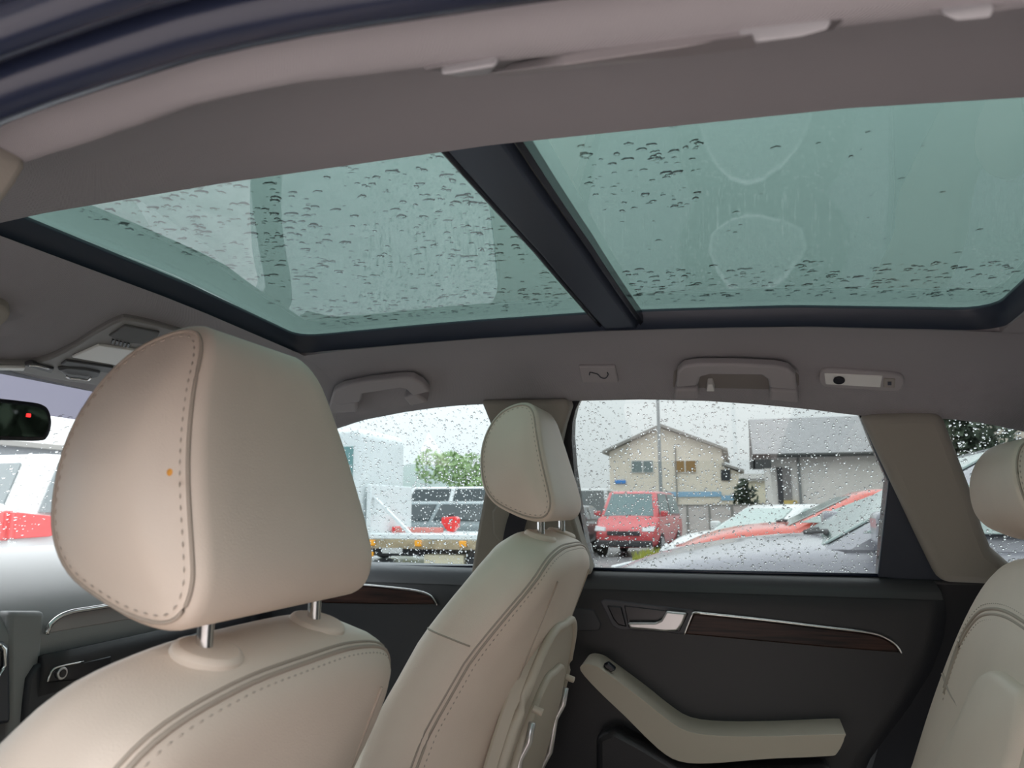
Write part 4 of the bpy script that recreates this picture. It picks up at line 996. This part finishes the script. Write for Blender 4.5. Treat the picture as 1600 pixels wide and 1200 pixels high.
def barn():
    Y = 28.0; D = 7.0; g = lambda px, py: PY(px, py, Y)
    c = g(1290, 800); root = tag(empty('barn', (c.x, Y, GZ)), 'pale building with a grey slate roof behind the parked cars', 'building')
    Lx = g(1203, 710).x; Rx = Lx+4.9; ze_ = g(1230, 706).z
    zt = ze_+1.5; ym = Y+D/2
    setp(slab('wall', [Vector((Lx, Y, GZ)), Vector((Lx, Y+D, GZ)), Vector((Lx, Y+D, ze_)), Vector((Lx, ym, zt-.15)), Vector((Lx, Y, ze_))], (Rx-Lx, 0, 0), REND2), root)
    ov = Lx-.62
    rf = setp(slab('roof', [Vector((ov, Y-.5, ze_-.25)), Vector((ov, ym, zt)), Vector((ov, ym, zt+.16)), Vector((ov, Y-.5, ze_-.09))], (Rx-ov+.6, 0, 0), SLATE), root)
    setp(slab('roof', [Vector((ov, Y+D+.5, ze_-.25)), Vector((ov, ym, zt)), Vector((ov, ym, zt+.16)), Vector((ov, Y+D+.5, ze_-.09))], (Rx-ov+.6, 0, 0), SLATE), root)
    setp(slab('verge_board', [Vector((ov-.02, Y-.5, ze_-.65)), Vector((ov-.02, ym, zt-.25)), Vector((ov-.02, ym, zt+.12)), Vector((ov-.02, Y-.5, ze_-.1))], (.08, 0, 0), mat('dark_timber', (.06, .065, .065), .7)), root)
    setp(slab('soffit', [Vector((ov, Y-.5, ze_-.62)), Vector((Lx, Y-.5, ze_-.62)), Vector((Lx, Y-.5, ze_-.1)), Vector((ov, Y-.5, ze_-.1))], (0, .1, 0), mat('dark_timber', (.06, .065, .065), .7)), root)
    gu = setp(tube('gutter', [(Lx, Y-.52, ze_-.16), (Rx, Y-.52, ze_-.16)], .07, mat('dark_timber', (.06, .065, .065), .7), n=8), root)
    a = g(1247, 720); setp(cyl('downpipe', (a.x, Y-.08, GZ), (a.x, Y-.08, ze_-.15), .05, mat('pipe_grey', (.24, .25, .25), .6), n=10), root)
    a, b = g(1217, 800), g(1235, 730); dr = setp(box('door', ((a.x+b.x)/2, Y-.02, (b.z+GZ)/2), (b.x-a.x, .12, b.z-GZ), mat('door_grey', (.25, .235, .23), .7), bevel=.01), root)
    setp(box('door_gap', (a.x+.10, Y-.05, (b.z+GZ)/2), (.18, .10, b.z-GZ), BUMP), dr)
    a, b = g(1225, 791), g(1245, 782); setp(box('sign', ((a.x+b.x)/2, Y-.1, (a.z+b.z)/2), (b.x-a.x, .06, b.z-a.z), mat('sign_yellow', (.62, .47, .16), .5)), root)
barn()
def shed():
    Y = 38.0; a, b = PY(1163, 792, Y), PY(1203, 751, Y)
    root = tag(empty('shed', ((a.x+b.x)/2, Y, GZ)), 'cream shed between the beige house and the slate roofed building', 'shed')
    w_ = b.x-a.x
    setp(slab('wall', [Vector((a.x, Y, GZ)), Vector((b.x+1.0, Y, GZ)), Vector((b.x+1, Y, b.z)), Vector((a.x-.02, Y, b.z))], (0, 3, 0), mat('cream_board', (.85, .79, .62), .8)), root)
    setp(slab('roof', [Vector((a.x-.2, Y-.25, b.z)), Vector((b.x+1.2, Y-.25, b.z)), Vector((b.x+1.2, Y-.25, b.z+.1)), Vector((a.x-.2, Y-.25, b.z+.1))], (0, 3.4, .4), EAVE), root)
    p = PY(1180, 787, Y-.2); setp(box('log_store', (p.x, Y-.2, (p.z+GZ)/2), (w_, .3, p.z-GZ), BUMP, bevel=.03), root)
shed()
def far_house():
    Y = 26.0; root = tag(empty('house', (18, Y, GZ)), 'beige house seen through the quarter window above the silver car', 'house', None)
    g = lambda px, py: PY(px, py, Y)
    a, b = g(1518, 800), g(1640, 640)
    setp(slab('wall', [Vector((a.x, Y, GZ)), Vector((b.x+6, Y, GZ)), Vector((b.x+6, Y, b.z)), Vector((a.x, Y, b.z))], (0, 8, 0), REND), root)
    setp(slab('roof', [Vector((a.x-.4, Y-.5, b.z)), Vector((b.x+6.4, Y-.5, b.z)), Vector((b.x+6.4, Y+4, b.z+2.2)), Vector((a.x-.4, Y+4, b.z+2.2))], (0, 0, .15), SLATE), root)
    for x0, x1, y0, y1 in ((1536, 1548, 694, 706), (1550, 1563, 694, 706), (1583, 1597, 685, 699)):
        p, q = g(x0, y1), g(x1, y0); f = setp(box('window', ((p.x+q.x)/2, Y-.03, (p.z+q.z)/2), (q.x-p.x, .1, q.z-p.z), BUMP), root)
        setp(box('pane', ((p.x+q.x)/2, Y-.07, (p.z+q.z)/2), ((q.x-p.x)*.7, .06, (q.z-p.z)*.8), mat('dark_pane', (.03, .035, .04), .3)), f)
far_house()
def depot():
    root = tag(empty('depot', (-38, 34, GZ)), 'long grey depot building far ahead through the windscreen', 'building')
    GW = mat('depot_cladding', (.26, .28, .30), .7, var=.08)
    for nm, cx, cy, sx_, sy_, h_, mt_ in (('hall', -40, 30, 8, 26, 4.6, GW), ('annexe', -33, 22, 4, 9, 3.6, mat('depot_dark', (.15, .16, .18), .7))):
        setp(box(nm, (cx, cy, h_/2+GZ), (sx_, sy_, h_), mt_, bevel=.05), root)
    setp(box('roof', (-40, 30, 4.7+GZ), (8.8, 27, .3), EAVE, bevel=.03), root)
    for k in range(6):
        f = setp(box('window', (-35.96, 19.5+k*4.0, 3.4), (.1, 2.2, 1.0), WFRAME), root); setp(box('pane', (-35.90, 19.5+k*4.0, 3.4), (.06, 1.9, .8), mat('dark_pane', (.03, .035, .04), .3)), f)
depot()

# poles
def pole(label, px, y0, Y, h, r, arm=False):
    p = PY(px, y0, Y); root = tag(empty('lamp_post', (p.x, Y, GZ)), label, 'lamp post', None)
    P = mat('galvanised_grey', (.30, .33, .34), .5)
    cyl('pole', (0, 0, 0), (0, 0, h), r, P, root, n=10, r2=r*.7)
    tube('arm', crom([(0, 0, h-.1), (.05, -.05, h+.15), (.5, -.3, h+.25)], 4), r*.5, P, root, n=6)
    box('lamp_head', (.7, -.4, h+.24), (.6, .22, .10), P, root, bevel=.03)
pole('tall lamp post standing before the beige house gable', 1033, 780, 36.0, 10.5, .10)
pole('thin lamp post beside the white truck cab', 612, 730, 45.0, 5.2, .07)
pole('thin lamp post above the white minibus', 666, 730, 48.0, 5.0, .07)

# trees and hills
def leaf_crown(name, c, rad, n, mt, parent, leaf=.15):
    V = []; Fc = []; lobes = [(Vector((random.gauss(0, .42)*rad[0], random.gauss(0, .42)*rad[1], random.gauss(0, .42)*rad[2])), random.uniform(.35, .6)) for _ in range(14)]
    for i in range(n):
        lc, lr = random.choice(lobes); d = Vector((random.gauss(0, 1), random.gauss(0, 1), random.gauss(0, 1))).normalized()*random.uniform(.6, 1)**.5
        p = Vector(c)+lc+Vector((d.x*rad[0], d.y*rad[1], d.z*rad[2]))*lr
        u = Vector((random.gauss(0, 1), random.gauss(0, 1), random.gauss(0, 1))).normalized(); v = u.orthogonal().normalized()
        s = leaf*random.uniform(.6, 1.3); k = len(V)
        V += [p-u*s, p+v*s*.5, p+u*s, p-v*s*.5]; Fc.append((k, k+1, k+2, k+3))
    return tag(build(name, V, Fc, mt, parent), kind='stuff')
LEAFS = [mat('leaf_green', (.30, .42, .20), .7, var=.3), mat('leaf_dark', (.06, .085, .055), .7, var=.3), mat('leaf_hazy', (.24, .29, .24), .8, var=.2), mat('leaf_yellow', (.42, .44, .06), .7, var=.3)]
BARK = mat('bark', (.12, .10, .08), .9)
def tree(label, px, Y, h, rad, mt, n=5500, leaf=.14):
    p = PY(px, 800, Y); root = tag(empty('tree', (p.x, Y, GZ)), label, 'tree', None)
    tube('trunk', [(0, 0, 0), (.1, 0, h*.4), (0, .1, h*.7)], lambda t: .22*(1-.6*t), BARK, root, n=8)
    leaf_crown('crown', (0, 0, h-rad[2]), rad, n, mt, root, leaf)
tree('green tree left of the passenger headrest', 728, 38, 4.9, (2.0, 1.5, 1.9), LEAFS[0])
tree('lighter green tree half hidden by the centre pillar', 768, 44, 4.4, (1.5, 1.4, 1.7), LEAFS[0])
tree('dark conifer between the shed and the beige house', 1166, 35.4, 2.5, (.5, .5, 1.2), LEAFS[1], 1200, .16)
tree('dark tree behind the quarter window', 1516, 22, 4.8, (1.0, 1.0, 2.2), LEAFS[1], 3000, .16)
def bush(label, px, Y, r, mt, n=500):
    p = PY(px, 800, Y); root = tag(empty('bush', (p.x, Y, GZ)), label, 'bush', None)
    leaf_crown('leaves', (0, 0, r*.9), (r, r, r), n, mt, root, .08); tube('stem', [(0, 0, 0), (0, 0, r)], .03, BARK, root, n=6)
bush('yellow flowering bush in front of the white minibus', 630, 21.3, .62, LEAFS[3], 500); bush('small yellow bush right of the flowering bush', 672, 22.6, .45, LEAFS[3], 400); bush('low yellow green bush below the green tree', 708, 27.5, .5, LEAFS[3], 400)
def hills():
    V = []; Fc = []; n = 80
    for i in range(n):
        a = math.radians(107+73*i/(n-1)); R = 130
        h = 9.3+1.2*math.sin(i*.31)+.8*math.sin(i*.83+1)+random.uniform(-.25, .25)
        for r, z in ((R, GZ), (R+8, h*.6), (R+22, h), (R+70, h*.9)): V.append((math.cos(a)*r, math.sin(a)*r, z))
    for i in range(n-1):
        for k in range(3): Fc.append((i*4+k, i*4+k+1, i*4+k+5, i*4+k+4))
    tag(build('hills', V, Fc, mat('misty_hill_green', (.28, .33, .31), .95, bump=1, bscale=1, var=.15), smooth=True), 'misty wooded hills on the horizon', kind='structure')
hills()
# mirror's dark trees behind the car; unseen side row added to cut low sky
V = []; Fc = []
def row(x0, y0, x1, y1, n, h):
    for i in range(n):
        f = random.random(); z = h*random.random()**.8*(.75+.25*math.sin(f*23)); p = Vector((x0+(x1-x0)*f+random.gauss(0, .7), y0+(y1-y0)*f+random.gauss(0, .7), GZ+z))
        u = Vector((random.gauss(0, 1), random.gauss(0, 1), random.gauss(0, 1))).normalized(); v = u.orthogonal().normalized(); q = random.uniform(.25, .5); k = len(V)
        V.extend([p-u*q, p+v*q*.6, p+u*q, p-v*q*.6]); Fc.append((k, k+1, k+2, k+3))
row(-14, -12, 15, -12, 9000, 5.2); row(16, -14, 16, 12, 7000, 4.5)  # driver side row added to hold back low sky, rear row for the mirror
tag(build('treeline_and_blocker', V, Fc, LEAFS[1]), 'dark trees behind the car, seen in the rear view mirror, and an unseen side row added to block light', 'trees', kind='stuff')
# grass verge by the red van
p = PY(1060, 848, 16.5); V = []; Fc = []
for i in range(2500):
    x, y = p.x+random.uniform(-.9, .9), 16.5+random.uniform(-1.0, 1.2); a = random.uniform(0, 6.28); h = random.uniform(.15, .45); k = len(V)
    V += [(x-.03*math.cos(a), y-.03*math.sin(a), GZ), (x+.03*math.cos(a), y+.03*math.sin(a), GZ), (x+random.uniform(-.1, .1), y+random.uniform(-.1, .1), GZ+h)]; Fc.append((k, k+1, k+2))
tag(build('grass', V, Fc, mat('grass_yellow_green', (.40, .42, .08), .8, var=.2)), 'patch of yellow green grass beside the red van', 'grass', kind='stuff')

# ================================================================== RAIN ON THE GLASS
def drops_mesh(name, spots, label, hgt=.5, seg=9):
    """spots: (point, normal, u axis, radius, stretch, lumpy); each drop is a low closed water dome lying on the glass"""
    V = []; Fc = []
    for p, n, u, r, st, lump in spots:
        v = n.cross(u).normalized(); k = len(V)
        ph = [1+random.uniform(-lump, lump) for _ in range(seg)]
        V.append(p-n*.0001)
        for rr, hh in ((1.0, 0.0), (.86, .55), (.5, .9)):
            for q in range(seg):
                a = 2*math.pi*q/seg; V.append(p+(u*math.cos(a)*st+v*math.sin(a))*(r*rr*ph[q])+n*(r*hgt*hh))
        V.append(p+n*r*hgt); t = len(V)-1
        for q in range(seg):
            q2 = (q+1) % seg
            Fc.append((k, k+1+q2, k+1+q))
            for s in (0, 1): Fc.append((k+1+s*seg+q, k+1+s*seg+q2, k+1+(s+1)*seg+q2, k+1+(s+1)*seg+q))
            Fc.append((k+1+2*seg+q, k+1+2*seg+q2, t))
    me = bpy.data.meshes.new(name); me.from_pydata([tuple(v) for v in V], [], Fc)
    for f in me.polygons: f.use_smooth = True
    o = link(name, me, WATER); return tag(o, label, 'rain drops', kind='stuff')
def inside(px, py, poly):
    c = False; j = len(poly)-1
    for i in range(len(poly)):
        (a, b), (d, e) = poly[i], poly[j]
        if (b > py) != (e > py) and px < (d-a)*(py-b)/(e-b)+a: c = not c
        j = i
    return c
def rsize(lo, hi, k=2.2): return lo+(hi-lo)*random.random()**k
def side_drops(poly_px, N, lo, hi, label, k=2.4):
    poly = [(q.x, q.z) for q in (SP(a, b, .046) for a, b in poly_px)]
    x0, x1 = min(a for a, b in poly), max(a for a, b in poly); z0, z1 = min(b for a, b in poly), max(b for a, b in poly); S = []
    U = Vector((1, 0, 0))
    while len(S) < N:
        x, z = random.uniform(x0, x1), random.uniform(z0, z1)
        if not inside(x, z, poly): continue
        S.append((Vector((x, ys(z, .042+.0045/.94), z)), SN, U, rsize(lo, hi, k), random.uniform(.85, 1.1), .14))
    return drops_mesh('rain_drops', S, label)
side_drops([(885, 615), (1330, 620), (1395, 755), (1380, 905), (900, 905)], 4200, .0008, .0029, 'rain drops beaded over the rear door window')
side_drops([(530, 660), (600, 630), (765, 620), (775, 700), (745, 890), (570, 890)], 2500, .0009, .0031, 'rain drops beaded over the front door window')
side_drops([(1470, 640), (1610, 650), (1610, 900), (1560, 890)], 650, .0010, .0034, 'rain drops on the small quarter window')
S = []
nW = Vector((-.471, 0, .882))
for i in range(1500):
    u, v = random.uniform(.12, .95), random.uniform(.30, .80); S.append((ws(u, v, .0006), nW, Vector((0, 1, 0)), rsize(.0012, .0045, 2), random.uniform(.8, 1.3), .2))
drops_mesh('rain_drops', S, 'rain drops scattered over the windscreen', hgt=.45)
# lumpy puddled drops on the glass roof: dense towards the front, the crossbar and the far edge
S = []
def roofz(x, y): return zs(x, y)+.034+.010*(1-((y+.005)/.375)**2)+.0053
def add_roof(n, x0, x1, y0, y1, lo, hi, k=2.0):
    for _ in range(n):
        x, y = random.uniform(x0, x1), random.uniform(y0, y1); S.append((Vector((x, y, roofz(x, y))), Vector((0, 0, 1)), Vector((1, 0, 0)), rsize(lo, hi, k), random.uniform(.8, 1.8), .35))
add_roof(520, -.80, -.26, -.33, .31, .0012, .0048); add_roof(260, -.78, -.50, -.30, .10, .0015, .006); add_roof(120, -.42, -.26, -.33, .1, .0015, .006)
add_roof(380, -.15, .40, .16, .315, .0012, .0055); add_roof(90, -.15, -.02, -.33, -.05, .0012, .0055); add_roof(60, -.15, .40, -.33, .16, .001, .0035); add_roof(160, -.78, -.26, .20, .31, .0015, .0055)
drops_mesh('rain_drops', S, 'lumpy rain drops lying on the glass roof', hgt=.30, seg=9)
